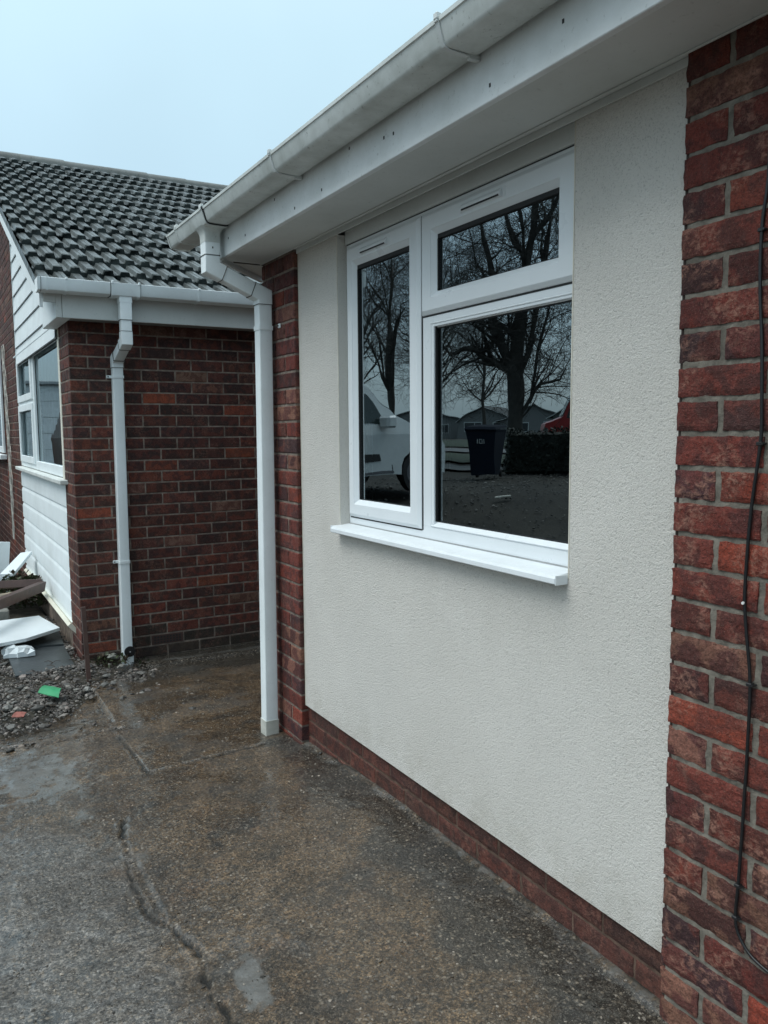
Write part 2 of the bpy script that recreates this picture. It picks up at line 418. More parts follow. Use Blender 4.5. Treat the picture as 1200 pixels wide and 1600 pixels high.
# reveals and underside
mb.add([(WR, WY1, WZ0), (WR, WY1, ZTOP), (1.60, WY1, ZTOP), (1.60, WY1, WZ0)], [(0, 1, 2, 3)])
mb.add([(WR, WY0, WZ0), (WR, WY0, ZTOP), (1.60, WY0, ZTOP), (1.60, WY0, WZ0)], [(3, 2, 1, 0)])
mb.add([(WR, ys[0], ZB), (WR, ys[3], ZB), (1.56, ys[3], ZB), (1.56, ys[0], ZB)], [(0, 1, 2, 3)])
mb.add([(WR, ys[3], ZB), (WR, ys[3], ZTOP), (1.56, ys[3], ZTOP), (1.56, ys[3], ZB)], [(0, 1, 2, 3)])
mb.add([(WR, ys[0], ZB), (WR, ys[0], ZTOP), (1.56, ys[0], ZTOP), (1.56, ys[0], ZB)], [(3, 2, 1, 0)])
rp = HP(mb.build('render_panel', M_render))
M_cb = simple('cream_bead', (.66, .62, .53), .6)      # cream corner beads of the render
for q in ((WR-.0025, WR+.004, WY1+.0002, WY1+.0035, 1.13, ZTOP), (WR-.0018, WR+.004, WY0-.003, WY0+.0002, 1.10, ZTOP), (WR-.002, WR+.01, Y2-.009, Y2-.0055, ZB, ZTOP)):
    mb = MB(); mb.box(*q); o = mb.build('corner_bead', M_cb); o.parent = rp
# inner walls: the storey behind (dark room) and the rest of the house
mb = MB()
X9, YN = 7.5, -6.0
mb.box(1.62, 1.70, YN, WY0-.02, -.1, 2.30); mb.box(1.62, 1.70, WY1+.02, YE-.012, -.1, 2.30); mb.box(1.62, 1.70, WY0-.02, WY1+.02, -.1, 1.06)
mb.box(W+.03, X9, YE-.05, YE-.02, -.1, 2.30); mb.box(X9-.1, X9, YN, YE-.05, -.1, 2.3); mb.box(W+.03, X9-.1, YN, YN+.1, -.1, 2.3)
mb.box(W+.03, 1.62, YN+.1, Y1-2.55, -.1, 2.3)
mb.box(1.525, 1.62, WY1+.02, Y2-.006, .0, 2.28); mb.box(1.525, 1.62, Y1+.006, WY0-.02, .0, 2.28); mb.box(1.525, 1.62, WY0-.02, WY1+.02, .0, 1.06)
HP(mb.build('wall', M_interior))
mb = MB()      # the room seen dimly behind the glass
mb.box(1.70, 4.6, 4.2-.62, 4.2-.60, .3, 2.3); mb.box(4.5, 4.6, .4, 3.58, .3, 2.3); mb.box(1.70, 4.6, .4, .42, .3, 2.3); mb.box(1.70, 4.6, .4, 3.58, .28, .30); mb.box(1.70, 4.6, .4, 3.58, 2.30, 2.32)
HP(mb.build('room', M_interior))
# gable brickwork of the end wall (faces the alley)
mb = MB()
brick_wall(mb, (W+.03, YE, 0), (1, 0, 0), (0, 1, 0), 3.0, 2.2345+.0*1, 31, par=0, weights=[4, 4, 2, 4, 3, 1, 3, 1, 0])
mortar_sheet(mb, (W+.03, YE, 0), (1, 0, 0), (0, 1, 0), 3.0, -.1, 2.30, .005, 1)
HP(mb.build('end_wall', [M_brick, M_mortar_far]))
# soffit, fascia
mb = MB()
zs = 2.306
poly = [(1.243, YN), (1.243, 3.655), (1.62, 4.06), (1.62, YE+.01), (1.62, YN)]
poly2 = [(1.262, YN), (1.262, 3.662), (1.62, 4.04), (1.62, YN)]
n = len(poly2); mb.add([(x, y, zs) for x, y in poly2]+[(x, y, zs+.012) for x, y in poly2], [list(range(n)), list(range(n, 2*n))[::-1]]+[(i, (i+1) % n, n+(i+1) % n, n+i) for i in range(n)])
mb.box(1.468, 1.4745, YN, YE+.02, zs-.005, zs-.0005, 0, .001)      # quadrant trim against the wall
mb.box(1.4900, 1.4968, Y1+.004, Y2-.004, 2.286, zs-.0005, 0, .001)
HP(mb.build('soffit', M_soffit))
mb = MB()
mb.box(1.240, 1.260, YN, 3.660, 2.292, 2.492, 0, .002)
rot = Matrix.Translation((1.25, 3.662, 0)) @ Matrix.Rotation(R(-43), 4, 'Z')
mb.box(-.009, .009, 0, .52, 2.285, 2.49, 0, .001, xf=rot)
for y, z in ((2.784, 2.318), (2.973, 2.395), (2.13, 2.365), (2.075, 2.36), (3.51, 2.361), (1.366, 2.369), (2.556, 2.325), (1.62, 2.33), (3.30, 2.33), (2.35, 2.40)):
    mb.box(1.2385, 1.2402, y-.0028, y+.0028, z-.005, z+.004, 1)
HP(mb.build('fascia', [M_fascia, M_dark]))
# head board over the window
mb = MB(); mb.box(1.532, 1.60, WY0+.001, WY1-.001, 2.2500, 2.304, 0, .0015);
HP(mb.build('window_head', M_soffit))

# ---------------------------------------------------------------- window (a part of the house with sub-parts)
mb = MB()
F = XW
def bar(y0, y1, z0, z1, x0=F, x1=F+.06, m=0, ch=.0012): mb.box(x0, x1, y0, y1, z0, z1, m, ch)
ZF0, ZF1 = 1.122, 2.248
bar(WY1-.045, WY1-.0015, ZF0, ZF1); bar(WY0+.0015, WY0+.045, ZF0, ZF1)
bar(WY0+.045, WY1-.045, ZF1-.040, ZF1); bar(WY0+.045, WY1-.045, ZF0, ZF0+.045)
bar(2.318, 2.395, ZF0+.045, ZF1-.040); bar(WY0+.045, 2.318, 1.855, 1.925)
win = HP(mb.build('window', M_upvc))
def sub(o, p): o.parent = p; o.matrix_parent_inverse = p.matrix_world.inverted() if False else Matrix.Identity(4); return o
# sashes with chamfered mitred profiles
SP = F-.014
def sash(y0, y1, z0, z1, gy0, gy1, gz0, gz1):
    """loop with separate insets per side"""
    m2 = MB()
    t = [(0, F+.004), (0, SP+.007), (.005, SP), ]
    rings = []
    def ring(f, x):      # f 0 outer edge .. 1 glass edge
        return [(x, y0+(gy0-y0)*f, z0+(gz0-z0)*f), (x, y1+(gy1-y1)*f, z0+(gz0-z0)*f), (x, y1+(gy1-y1)*f, z1+(gz1-z1)*f), (x, y0+(gy0-y0)*f, z1+(gz1-z1)*f)]
    def ringd(do, di, x):    # do: distance from the outer edge, di: distance from the glass edge (either None)
        def mixd(o_, g_, sg):
            return o_+sg*do if di is None else g_-sg*di
        ya, yb_, za, zb_ = mixd(y0, gy0, 1), mixd(y1, gy1, -1), mixd(z0, gz0, 1), mixd(z1, gz1, -1)
        return [(x, ya, za), (x, yb_, za), (x, yb_, zb_), (x, ya, zb_)]
    for do, di, x in ((0, None, F+.002), (0, None, SP+.011), (.002, None, SP+.009), (.0125, None, SP+.001), (.0145, None, SP), (0, .020, SP), (0, .0185, SP+.0005), (0, .017, SP+.003), (0, .002, SP+.0155), (0, 0, SP+.018), (0, 0, F+.03)):
        rings.append(ringd(do, di, x)); continue
        rings.append(ring(f, x))
    vs = [p for r_ in rings for p in r_]; fs = []
    for i in range(len(rings)-1):
        for j in range(4): j2 = (j+1) % 4; fs.append((i*4+j, i*4+j2, (i+1)*4+j2, (i+1)*4+j))
    m2.add(vs, fs); return m2
o = sash(2.392, WY1-.014, 1.152, 2.236, 2.470, 2.871, 1.224, 2.156).build('sash', M_upvc); o.parent = win
o = sash(1.612, 2.384, 1.897, 2.236, 1.706, 2.300, 1.971, 2.157).build('sash', M_upvc); o.parent = win
mb = MB()     # glazing bead round the fixed light: slopes from the frame face to the glass
def bead(y0, y1, z0, z1, w=.016):
    rings = []
    for d, x in ((-.0, F-.001), (.002, F-.003), (.004, F-.003), (w, F+.012), (w+.0015, F+.014), (w+.0015, F+.03)):
        rings.append([(x, y0+d, z0+d), (x, y1-d, z0+d), (x, y1-d, z1-d), (x, y0+d, z1-d)])
    vs = [p for r_ in rings for p in r_]; fs = []
    for i in range(len(rings)-1):
        for j in range(4): j2 = (j+1) % 4; fs.append((i*4+j, i*4+j2, (i+1)*4+j2, (i+1)*4+j))
    mb.add(vs, fs)
bead(1.640, 2.3355, 1.1665, 1.8695)
o = mb.build('glazing_bead', M_upvc); o.parent = win
# black gaskets, bands painting a dark reflection on the glass, and shadow gaps
mb = MB()
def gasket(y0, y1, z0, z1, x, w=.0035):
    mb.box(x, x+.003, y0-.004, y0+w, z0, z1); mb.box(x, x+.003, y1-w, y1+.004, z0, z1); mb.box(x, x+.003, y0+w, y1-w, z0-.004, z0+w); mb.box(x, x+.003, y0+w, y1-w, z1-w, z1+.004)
for q, refl_bands in (((2.470, 2.871, 1.224, 2.156, F+.008), ((F+.0035, F+.0125, 2.472, 2.869, 2.141, 2.158), (F+.0035, F+.0125, 2.866, 2.873, 1.226, 2.141))),
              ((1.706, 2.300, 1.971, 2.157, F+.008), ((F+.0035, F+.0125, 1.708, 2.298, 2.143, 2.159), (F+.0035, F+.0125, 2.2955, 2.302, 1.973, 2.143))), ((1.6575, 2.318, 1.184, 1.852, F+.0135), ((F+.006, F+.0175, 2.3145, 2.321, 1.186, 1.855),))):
    mb = MB(); gasket(*q); [mb.box(*w_) for w_ in refl_bands]; o = mb.build('gasket', M_gap); o.parent = win  # gasket ring plus black strips standing in for a dark reflection
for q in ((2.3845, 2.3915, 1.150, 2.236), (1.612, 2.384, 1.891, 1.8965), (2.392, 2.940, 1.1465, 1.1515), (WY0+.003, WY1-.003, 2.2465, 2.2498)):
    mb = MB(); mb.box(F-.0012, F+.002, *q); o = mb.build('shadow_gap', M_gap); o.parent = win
for (y0, y1, z0, z1, x) in ((2.468, 2.873, 1.222, 2.158, F+.0125), (1.704, 2.302, 1.969, 2.159, F+.0125), (1.655, 2.320, 1.182, 1.854, F+.018)):
    mb = MB(); mb.add([(x, y0, z0), (x, y1, z0), (x, y1, z1), (x, y0, z1)], [(0, 3, 2, 1)])
    o = mb.build('pane', M_glass); o.parent = win
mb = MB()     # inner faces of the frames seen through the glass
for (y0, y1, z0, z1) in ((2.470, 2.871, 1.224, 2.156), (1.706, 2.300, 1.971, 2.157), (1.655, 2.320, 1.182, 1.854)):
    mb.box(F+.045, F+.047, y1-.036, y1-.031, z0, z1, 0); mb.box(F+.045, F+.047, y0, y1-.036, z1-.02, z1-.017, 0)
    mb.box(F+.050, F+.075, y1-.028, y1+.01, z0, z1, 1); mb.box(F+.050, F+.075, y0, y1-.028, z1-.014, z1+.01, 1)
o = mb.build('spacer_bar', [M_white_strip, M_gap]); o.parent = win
# trickle vents
def vent(y0, y1, z):
    m2 = MB(); x = SP
    vs = []; fs = []
    for y in (y0, y1):
        for dx, dz in ((0, .013), (-.004, .012), (-.013, .003), (-.014, -.002), (-.010, -.011), (0, -.013)): vs.append((x+dx, y, z+dz))
    for i in range(5): fs.append((i, i+1, 7+i, 6+i))
    fs += [(0, 1, 2, 3, 4, 5)[::-1], (6, 7, 8, 9, 10, 11)]
    m2.add(vs, fs, 0)
    m2.box(x-.0025, x+.001, y0-.012, y1+.012, z-.0145, z+.0145, 0, .001)
    m2.box(x-.0125, x-.0105, y0+.006, y1-.006, z-.0105, z-.0045, 1)
    o = m2.build('trickle_vent', [M_upvc, M_gap]); o.parent = win
vent(2.60, 2.80, 2.196); vent(1.93, 2.13, 2.199)
# sill
mb = MB()
sec = [(1.56, 1.1195), (1.530, 1.1190), (1.4665, 1.1115), (1.4565, 1.1085), (1.4520, 1.1030), (1.4515, 1.0900), (1.4545, 1.0870), (1.4610, 1.0870), (1.4640, 1.0960), (1.4950, 1.0985), (1.56, 1.1000)]
sl = [(x, y, z) for y in (1.603, 2.958) for x, z in sec]; k = len(sec)
mb.add(sl, [(i, i+1, k+i+1, k+i) for i in range(k-1)]+[list(range(k)), list(range(k, 2*k))[::-1]])
mb.box(1.4545, WR-.001, 2.9575, 2.966, 1.086, 1.114, 0, .002)
mb.box(1.4535, WR-.001, 1.6000, 1.6035, 1.085, 1.1120, 0, .001)
o = mb.build('sill', M_upvc_sill); o.parent = win
mb = MB()    # bead of sealant between frame and sill
mb.box(F-.004, F, WY0+.002, WY1-.002, 1.1195, 1.1225); o = mb.build('sealant', simple('sealant', (.35, .36, .36), .5)); o.parent = win
for ch in win.children: ch.matrix_parent_inverse = Matrix.Translation(-house.location)
for ch in win.children: ch.matrix_parent_inverse = Matrix.Identity(4)

# ---------------------------------------------------------------- gutter
def gut_prof(g=0.0, t=.0028, x0=1.1185, xb=1.2375, zt=2.474, zb=2.408):
    o = [(xb+g*0, zt+.004), (xb, zb+.014), (xb-.008, zb+.002-g), (xb-.02, zb-g), (x0+.028, zb+.002-g), (x0+.0195-g*.7, zb+.0055-g*.7), (x0+.0145-g, zb+.013), (x0+.002-g, zt-.012), (x0-.002-g, zt-.010), (x0-.003-g, zt), (x0+.001-g, zt+.003)]
    i = [(p[0]+(t if p[0] < 1.18 else -t), p[1]+(t if p[1] < zt-.01 else 0)) for p in o]
    return o, i[::-1]
def gut_piece(mb, y0, y1, g=0.0, m=0):
    o, i = gut_prof(g); s_ = o+i; k = len(s_)
    mb.add([(x, y, z) for y in (y0, y1) for x, z in s_], [(a, (a+1) % k, k+(a+1) % k, k+a) for a in range(k)]+[(a, a+1, k-2-a, k-1-a) for a in range(len(o)-1)]+[(k+a, k+k-1-a, k+k-2-a, k+a+1) for a in range(len(o)-1)], m)
mb = MB(); gut_piece(mb, YN, 4.06)
gut = HP(mb.build('gutter', M_gutter, auto=35))
def gsub(name, fn, mats=M_gutter, auto=35):
    m2 = MB(); fn(m2); o = m2.build(name, mats, auto=auto); o.parent = gut; return o
for y in (2.715, 1.665, .62, -.4):
    def f(m2, y=y):
        gut_piece(m2, y-.0065, y+.0065, .0045)
        m2.box(1.110, 1.124, y-.008, y+.008, 2.468, 2.484, 0, .002)
        m2.box(1.205, 1.2395, y-.007, y+.007, 2.398, 2.413, 0, .002)
    gsub('gutter_bracket', f, upvc_mat('bracket_plastic', (.66, .69, .68), .2, .35) if y > 2.7 else bpy.data.materials['bracket_plastic'])
def f(m2):
    gut_piece(m2, 3.50, 3.90, .0045); gut_piece(m2, 3.488, 3.506, .0075); gut_piece(m2, 3.89, 3.908, .0075)
    m2.box(1.110, 1.124, 3.49, 3.52, 2.470, 2.488, 0, .002); m2.box(1.110, 1.124, 3.88, 3.91, 2.470, 2.486, 0, .002)
    V_ = []
    for zz, kk in ((2.410, 1.55), (2.398, 1.25), (2.386, 1.10), (2.372, 1.04), (2.345, 1.03)): V_ += [(1.18+a*kk, 3.5875+b*kk, zz) for a, b in rsec(.0352, .0352, .0065)]
    k_ = len(V_)//5; m2.add(V_, [(i*k_+j, i*k_+(j+1) % k_, (i+1)*k_+(j+1) % k_, (i+1)*k_+j) for i in range(4) for j in range(k_)])
gsub('gutter_outlet', f)
def f(m2):
    o, i = gut_prof(.003); k = len(o)
    m2.add([(x, 4.066, z) for x, z in o]+[(x, 4.050, z) for x, z in o], [list(range(k))]+[(a, a+1, k+a+1, k+a) for a in range(k-1)])
gsub('end_cap', f)
gsub('joint_seal', lambda m2: gut_piece(m2, 3.480, 3.4875, .0050), M_gap)
# ---------------------------------------------------------------- downpipe of the near house
PX, PY = 1.4265, 3.5875
sec65 = rsec(.0325, .0325, .006); secs = rsec(.0352, .0352, .0065)
mb = MB(); mb.sweep([(1.18, PY, 2.38), (1.18, PY, 2.238), (1.4265, PY, 2.133), (1.4265, PY, 2.0), (PX-.012, PY, gz(1.4, 3.58)+.012)], sec65, (0, 1, 0))
dp = HP(mb.build('downpipe', M_siding, auto=40))
def dsub(name, fn, mats=M_siding, P=None, auto=40):
    m2 = MB(); fn(m2); o = m2.build(name, mats, auto=auto); o.parent = P or dp; return o
dsub('pipe_socket', lambda m: m.sweep([(1.18, PY, 2.345), (1.18, PY, 2.292)], secs, (0, 1, 0)))
dsub('pipe_bend', lambda m: m.sweep([(1.18, PY, 2.285), (1.18, PY, 2.238), (1.232, PY, 2.216)], secs, (0, 1, 0)))
dsub('pipe_bend', lambda m: m.sweep([(1.372, PY, 2.1562), (1.4265, PY, 2.133), (1.4265, PY, 2.092)], secs, (0, 1, 0)))
M_jd = simple('joint_dirt', (.05, .052, .045), .8)
for q in ([(1.18, PY, 2.292), (1.18, PY, 2.2895)], [(1.232, PY, 2.216), (1.2345, PY, 2.2150)], [(1.3715, PY, 2.1566), (1.3690, PY, 2.1576)], [(1.4265, PY, 2.093), (1.4265, PY, 2.0905)]):
    dsub('joint_line', lambda m, q=q: m.sweep(q, rsec(.0358, .0358, .006), (0, 1, 0)), M_jd)
dsub('rivet', lambda m: m.box(1.1775, 1.183, PY-.0362, PY-.035, 2.318, 2.326), M_jd)
def clip(z, px=PX, py=PY, P=None, lug=1):
    def f(m):
        m.sweep([(px, py, z+.010), (px, py, z-.010)], rsec(.0362, .0362, .007), (0, 1, 0), 0)
        m.box(px+lug*.034, px+lug*.072, py-.008, py+.004, z-.009, z+.009, 0, .002) if P is not None else m.box(px+.02, px+.062, py+.045, py+.058, z-.010, z+.010, 0, .003)
        m.box(px+lug*.055, px+lug*.062, py-.0095, py-.0075, z-.004, z+.004, 1) if P is not None else m.box(px+.03, px+.05, py+.02, py+.05, z-.006, z+.006, 0, .002)
    dsub('pipe_clip', f, [M_siding, M_dark], P)
clip(1.985)
mb = MB(); mb.box(1.466, 1.476, 3.492, 3.512, 1.980, 2.000, 0, .003); mb.box(1.4635, 1.466, 3.498, 3.506, 1.986, 1.994, 1)
o = mb.build('fixing_screw', [M_siding, M_dark]); o.parent = dp
def f(m): 
    z = gz(1.4, 3.58)
    m.sweep([(PX-.0115, PY, z+.075), (PX-.012, PY, z-.004)], rsec(.0358, .0358, .006), (0, 1, 0))
dsub('pipe_shoe', f, upvc_mat('muddy_plastic', (.55, .55, .5), .7, .6, 12))

# ---------------------------------------------------------------- roof of the near house (only its eaves tips show)
M_tile = Mat('concrete_tile')
def _tile(m):
    e_ = m.attr('Col').outputs['Color']; base = e_
    c = m.mix(m.mr(m.noise(9, 5), .35, .7), base, m.mix(.5, base, (.16, .185, .18)))
    li = m.math('MULTIPLY', m.mr(m.noise(30, 5, .7), .57, .66), .7)
    c = m.mix(li, c, (.03, .035, .028))
    m.col(c); lum = m.n('ShaderNodeRGBToBW'); m.l(e_, lum.inputs[0]); m.set(m.b.inputs['Specular IOR Level'], m.mr(lum.outputs[0], .02, .06, .03, .5)); m.rough(m.mr(m.noise(14, 4), .3, .7, .25, .55))
    m.bump(m.noise(160, 5, .7), .0015, .7)
_tile(M_tile); M_tile = M_tile.m
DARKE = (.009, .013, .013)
def roof_tiles(mb, origin, U, S, nx, ny, expo=.345, pitch=.2075, seed=1):
    """U along the eaves, S up the slope; two rolls per tile"""
    rnd = random.Random(seed); O = Vector(origin); U = Vector(U).normalized(); S = Vector(S).normalized(); N = U.cross(S).normalized()
    if N.z < 0: N = -N
    prof = [(0, 0), (.014, 0), (.022, .024), (.072, .024), (.082, 0), (.097, 0), (.101, .004), (.1055, .004), (.108, 0), (.118, 0), (.127, .024), (.148, .024), (.151, .029), (.176, .029), (.186, 0), (.2075, 0)]
    for j in range(ny):
        off = (j % 2)*.104
        for i in range(-1, nx):
            base = O+U*(i*pitch+off)+S*(j*expo)
            if i == -1 and not off: continue
            g = rnd.uniform(.048, .095); c = (g*.90, g*1.03, g*1.03)
            dz = rnd.uniform(-.002, .003); ds = rnd.uniform(-.008, .008); sk = rnd.uniform(-.003, .003)
            Lr = expo+.03; vs = []; k = len(prof)
            for (s_, h) in ((0, 1), (Lr, 0)):
                for u, z in prof:
                    if i == -1 and u < .104: u = .104; z = 0 if z == 0 else z
                    vs.append(base+U*(u-.0)+S*(s_+ds*(1 if s_ == 0 else 0)+sk*u)+N*(z+(.037+dz if h else .004)))
            fs = [(a, a+1, k+a+1, k+a) for a in range(k-1)]
            mb.add(vs, fs, 0, c)
            # thick front edge; nose dark from mossy weathering, with the shadow gap painted in
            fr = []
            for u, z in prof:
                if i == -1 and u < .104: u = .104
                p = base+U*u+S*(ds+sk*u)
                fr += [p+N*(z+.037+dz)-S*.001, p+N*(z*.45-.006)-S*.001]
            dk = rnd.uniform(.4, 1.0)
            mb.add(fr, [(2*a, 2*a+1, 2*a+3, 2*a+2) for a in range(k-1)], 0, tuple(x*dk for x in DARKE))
            # worn mossy lip on the nose, its dark colour also painting the shadow gap
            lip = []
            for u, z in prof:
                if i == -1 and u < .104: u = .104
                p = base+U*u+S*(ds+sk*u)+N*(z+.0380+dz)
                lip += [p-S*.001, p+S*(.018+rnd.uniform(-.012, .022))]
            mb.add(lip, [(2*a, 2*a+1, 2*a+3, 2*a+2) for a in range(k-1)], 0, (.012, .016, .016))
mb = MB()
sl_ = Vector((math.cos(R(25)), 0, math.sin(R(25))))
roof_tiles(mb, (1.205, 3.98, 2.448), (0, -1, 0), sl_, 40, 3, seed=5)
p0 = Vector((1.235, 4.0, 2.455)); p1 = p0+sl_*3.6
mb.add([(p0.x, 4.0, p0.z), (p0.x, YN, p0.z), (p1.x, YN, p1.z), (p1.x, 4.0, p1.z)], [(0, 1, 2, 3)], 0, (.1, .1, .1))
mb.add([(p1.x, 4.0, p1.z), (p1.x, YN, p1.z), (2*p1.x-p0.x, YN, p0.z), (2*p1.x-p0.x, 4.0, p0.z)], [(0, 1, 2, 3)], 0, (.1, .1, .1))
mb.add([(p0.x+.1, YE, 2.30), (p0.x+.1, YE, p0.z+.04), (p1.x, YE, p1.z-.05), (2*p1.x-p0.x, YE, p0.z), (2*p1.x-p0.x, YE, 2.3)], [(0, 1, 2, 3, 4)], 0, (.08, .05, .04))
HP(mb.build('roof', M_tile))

# ---------------------------------------------------------------- cable clipped to the brickwork
cab = thing('cable', 'thin black cable clipped down the red brickwork beside the cream render', 'cable', (1.46, 1.03, .37))
pts = [(1.031, 2.30), (1.030, 2.12), (1.029, 1.987), (1.039, 1.893), (1.037, 1.768), (1.028, 1.657), (1.023, 1.529), (1.024, 1.466), (1.036, 1.36), (1.042, 1.281), (1.046, 1.169), (1.041, 1.095), (1.0255, .972), (1.026, .824), (1.028, .74), (1.031, .629), (1.035, .522), (1.0385, .451), (1.030, .415), (1.003, .386), (.958, .372), (.90, .366), (.80, .37), (.6, .38)]
P = []
for i in range(len(pts)-1):
    for t in range(4):
        q = t/4; a = pts[max(i-1, 0)]; b = pts[i]; c = pts[i+1]; d = pts[min(i+2, len(pts)-1)]
        f_ = lambda k: .5*((2*b[k])+(-a[k]+c[k])*q+(2*a[k]-5*b[k]+4*c[k]-d[k])*q*q+(-a[k]+3*b[k]-3*c[k]+d[k])*q**3)
        P.append((W-.0055+nz(i+q, 0, 5)*.0012, f_(0), f_(1)))
mb = MB(); mb.tube(P, .0036, 8); o = mb.build('cable_sheath', M_cable, cab, smooth=True); o.matrix_parent_inverse = Matrix.Translation(-cab.location)
for y, z in ((1.039, 1.893), (1.024, 1.470), (1.0255, .969), (1.0355, .522), (1.0385, .448)):
    mb = MB(); mb.box(W-.011, W+.002, y-.006, y+.007, z-.004, z+.004, 0, .0015); mb.tube([(W-.012, y-.008, z), (W+.003, y-.008, z)], .0022, 6, 0)
    o = mb.build('cable_clip', M_dark, cab); o.matrix_parent_inverse = Matrix.Translation(-cab.location)
mb = MB(); mb.tube([(W-.0125, 1.0455, 1.139), (W-.009, 1.0455, 1.139)], .0032, 8)
o = mb.build('nail_head', simple('bright_nail', (.7, .7, .68), .4), cab); o.matrix_parent_inverse = Matrix.Translation(-cab.location)

# ================================================================== NEIGHBOUR HOUSE
nb = thing('brick_bungalow', 'neighbouring dark red brick bungalow with a tiled roof and white siding bay', 'house', (3.0, 8.0, 0))
def NP(o): o.parent = nb; o.matrix_parent_inverse = Matrix.Translation(-nb.location); return o
ZFt = 1.765+.075*6
wts = [5, 5, 2, 5, 4, 1, 2, 1, .4]
DK = [((.125, .034, .023), (.060, .024, .019)), ((.092, .029, .022), (.045, .022, .019)), ((.155, .040, .025), (.080, .026, .020)), ((.065, .026, .022), (.130, .040, .027)),
      ((.050, .024, .022), (.105, .034, .026)), ((.18, .045, .026), (.095, .030, .022)), ((.115, .048, .035), (.18, .095, .070)), ((.16, .070, .045), (.075, .032, .025)), ((.25, .058, .028), (.16, .042, .024))]
DAMP = [((.040, .026, .020), (.028, .024, .018)), ((.030, .022, .018), (.045, .034, .024)), ((.055, .024, .018), (.030, .024, .019))]
def dkpick(k, a):
    if k >= 29 or (k >= 27 and random.random() < .45+.3*(k-27)) : return random.choice(DAMP)
    return random.choices(DK, wts)[0]
mb = MB()
brick_wall(mb, (X3, Y3, 0), (1, 0, 0), (0, -1, 0), 3.6, ZFt, 31, par=0, pick=dkpick, mort=.0095, ends=.02, skip=lambda a, b, z0, z1: (z0 < .10 and z1 > .07 and b > .50 and a < .60))
mortar_sheet(mb, (X3, Y3, 0), (1, 0, 0), (0, -1, 0), 3.6, -.2, 2.45, .0035, 1, e0=.003)
# little brick bits beside the airbrick
NP(mb.build('side_wall', [M_brick, M_mortar_far]))
mb = MB()      # front wall facing the street: corner pier, wall beyond the bay, gable
BAY0, BAY1 = 5.585+.27, 8.66
def fw_skip(a, b, z0, z1):
    ya, yb = Y3+a, Y3+b
    if BAY0 < (ya+yb)/2 < BAY1 and z1 < 3.9: return True
    if 10.6 > (ya+yb)/2 > 10.1 and 1.2 < z0 < 2.45 and False: return True
    zr = 2.42+.46*((ya+yb)/2-5.27) if (ya+yb)/2 < 9.8 else 4.5-.46*((ya+yb)/2-9.8)
    return z1 > zr-.06
u_ = 0
for k in range(58):
    z1 = ZFt+.075*27-.075*k; z0 = z1-.0655
    for seg0, seg1 in ((0, BAY0-Y3), (BAY1-Y3, 9.0)):
        u = seg0-(.1125 if (k+27) % 2 == 0 else 0); 
        while u < seg1-.01:
            a, b = max(seg0, u+.005), min(seg1, u+.2195)
            if a == seg0: a = seg0+0.0
            if b-a > .02 and not fw_skip(a, b, z0, z1): brick(mb, (X3, Y3, 0), (0, 1, 0), (-1, 0, 0), a, b, z0, z1, vary(random.choices(DK, wts)[0]), sd=.01)
            u += .225
def plate(y0, y1, z0, z1a, z1b, x=X3+.004, m=1): mb.add([(x, y0, z0), (x, y1, z0), (x, y1, z1b), (x, y0, z1a)], [(0, 3, 2, 1)], m)
plate(Y3+.003, BAY0, -.2, 2.40, 2.40); plate(BAY1, 9.8, -.2, 2.42+.46*(BAY1-5.27)-.05, 4.42); plate(9.8, 14.4, -.2, 4.42, 2.35); 
mb.add([(X3+.004, BAY0, -.2), (X3+.16, BAY0, -.2), (X3+.16, BAY0, 2.4), (X3+.004, BAY0, 2.4)], [(0, 1, 2, 3)], 1)
mb.add([(X3+.004, BAY1, -.2), (X3+.16, BAY1, -.2), (X3+.16, BAY1, 2.4), (X3+.004, BAY1, 2.4)], [(0, 1, 2, 3)], 1)
mb.box(X3+.016, X3+.12, BAY0+.001, BAY1-.001, -.2, .172, 1)
NP(mb.build('front_wall', [M_brick, M_mortar_far]))
mb = MB(); mb.box(X3+.16, X3+.26, Y3+.1, BAY0, -.2, 2.3); mb.box(X3+.06, X3+3.6, Y3+.06, Y3+.12, -.2, 2.3); mb.box(X3+.16, X3+.26, BAY1, 14.4, -.2, 2.4)
mb.box(X3+.16, X3+.26, BAY0, BAY1, -.2, 1.15); mb.box(X3+.10, 8.9, 14.3, 14.4, -.2, 2.4); mb.box(8.8, 8.9, Y3+.12, 14.3, -.2, 2.4); mb.box(4.5, 8.8, Y3+.06, Y3+.12, -.2, 2.4)
NP(mb.build('wall', M_interior))
# airbrick
mb = MB()
mb.box(1.306, 1.524, Y3-.002, Y3+.03, .0495, .1145, 0, .001)
for i in range(9):
    for j in range(3): mb.box(1.322+i*.0215, 1.3355+i*.0215, Y3-.0035, Y3-.0015, .058+j*.018, .069+j*.018, 1)
NP(mb.build('airbrick', [simple('terracotta', (.06, .032, .026), .85), M_gap]))
# white cladding under the bay window: shiplap boards with shadow grooves
mb = MB()
def shiplap(mb, y0, y1, z0, z1, face, step=.155, lean=.004):
    z = z1; 
    while z > z0+.01:
        zb = max(z0, z-step)
        vs = []
        for y in (y0, y1):
            for dx, zz in ((.010, z), (.010, z-.010), (.001, z-.034), (0, z-.040), (0, zb+.002), (.006, zb)): vs.append((face+dx, y, zz))
        mb.add(vs, [(i, i+1, 7+i, 6+i) for i in range(5)])
        z = zb
shiplap(mb, BAY0+.002, BAY1-.002, .17, 1.150, X3+.001)
NP(mb.build('cladding', M_siding, auto=20))
mb = MB(); mb.sweep([(X3-.012, BAY0-.16, .176), (X3-.010, BAY1-.3, .170)], [(a, b) for a, b in rsec(.044, .014, .003)], (.75, 0, .66))
NP(mb.build('bottom_trim', upvc_mat('cream_trim', (.72, .70, .58), .2, .5)))
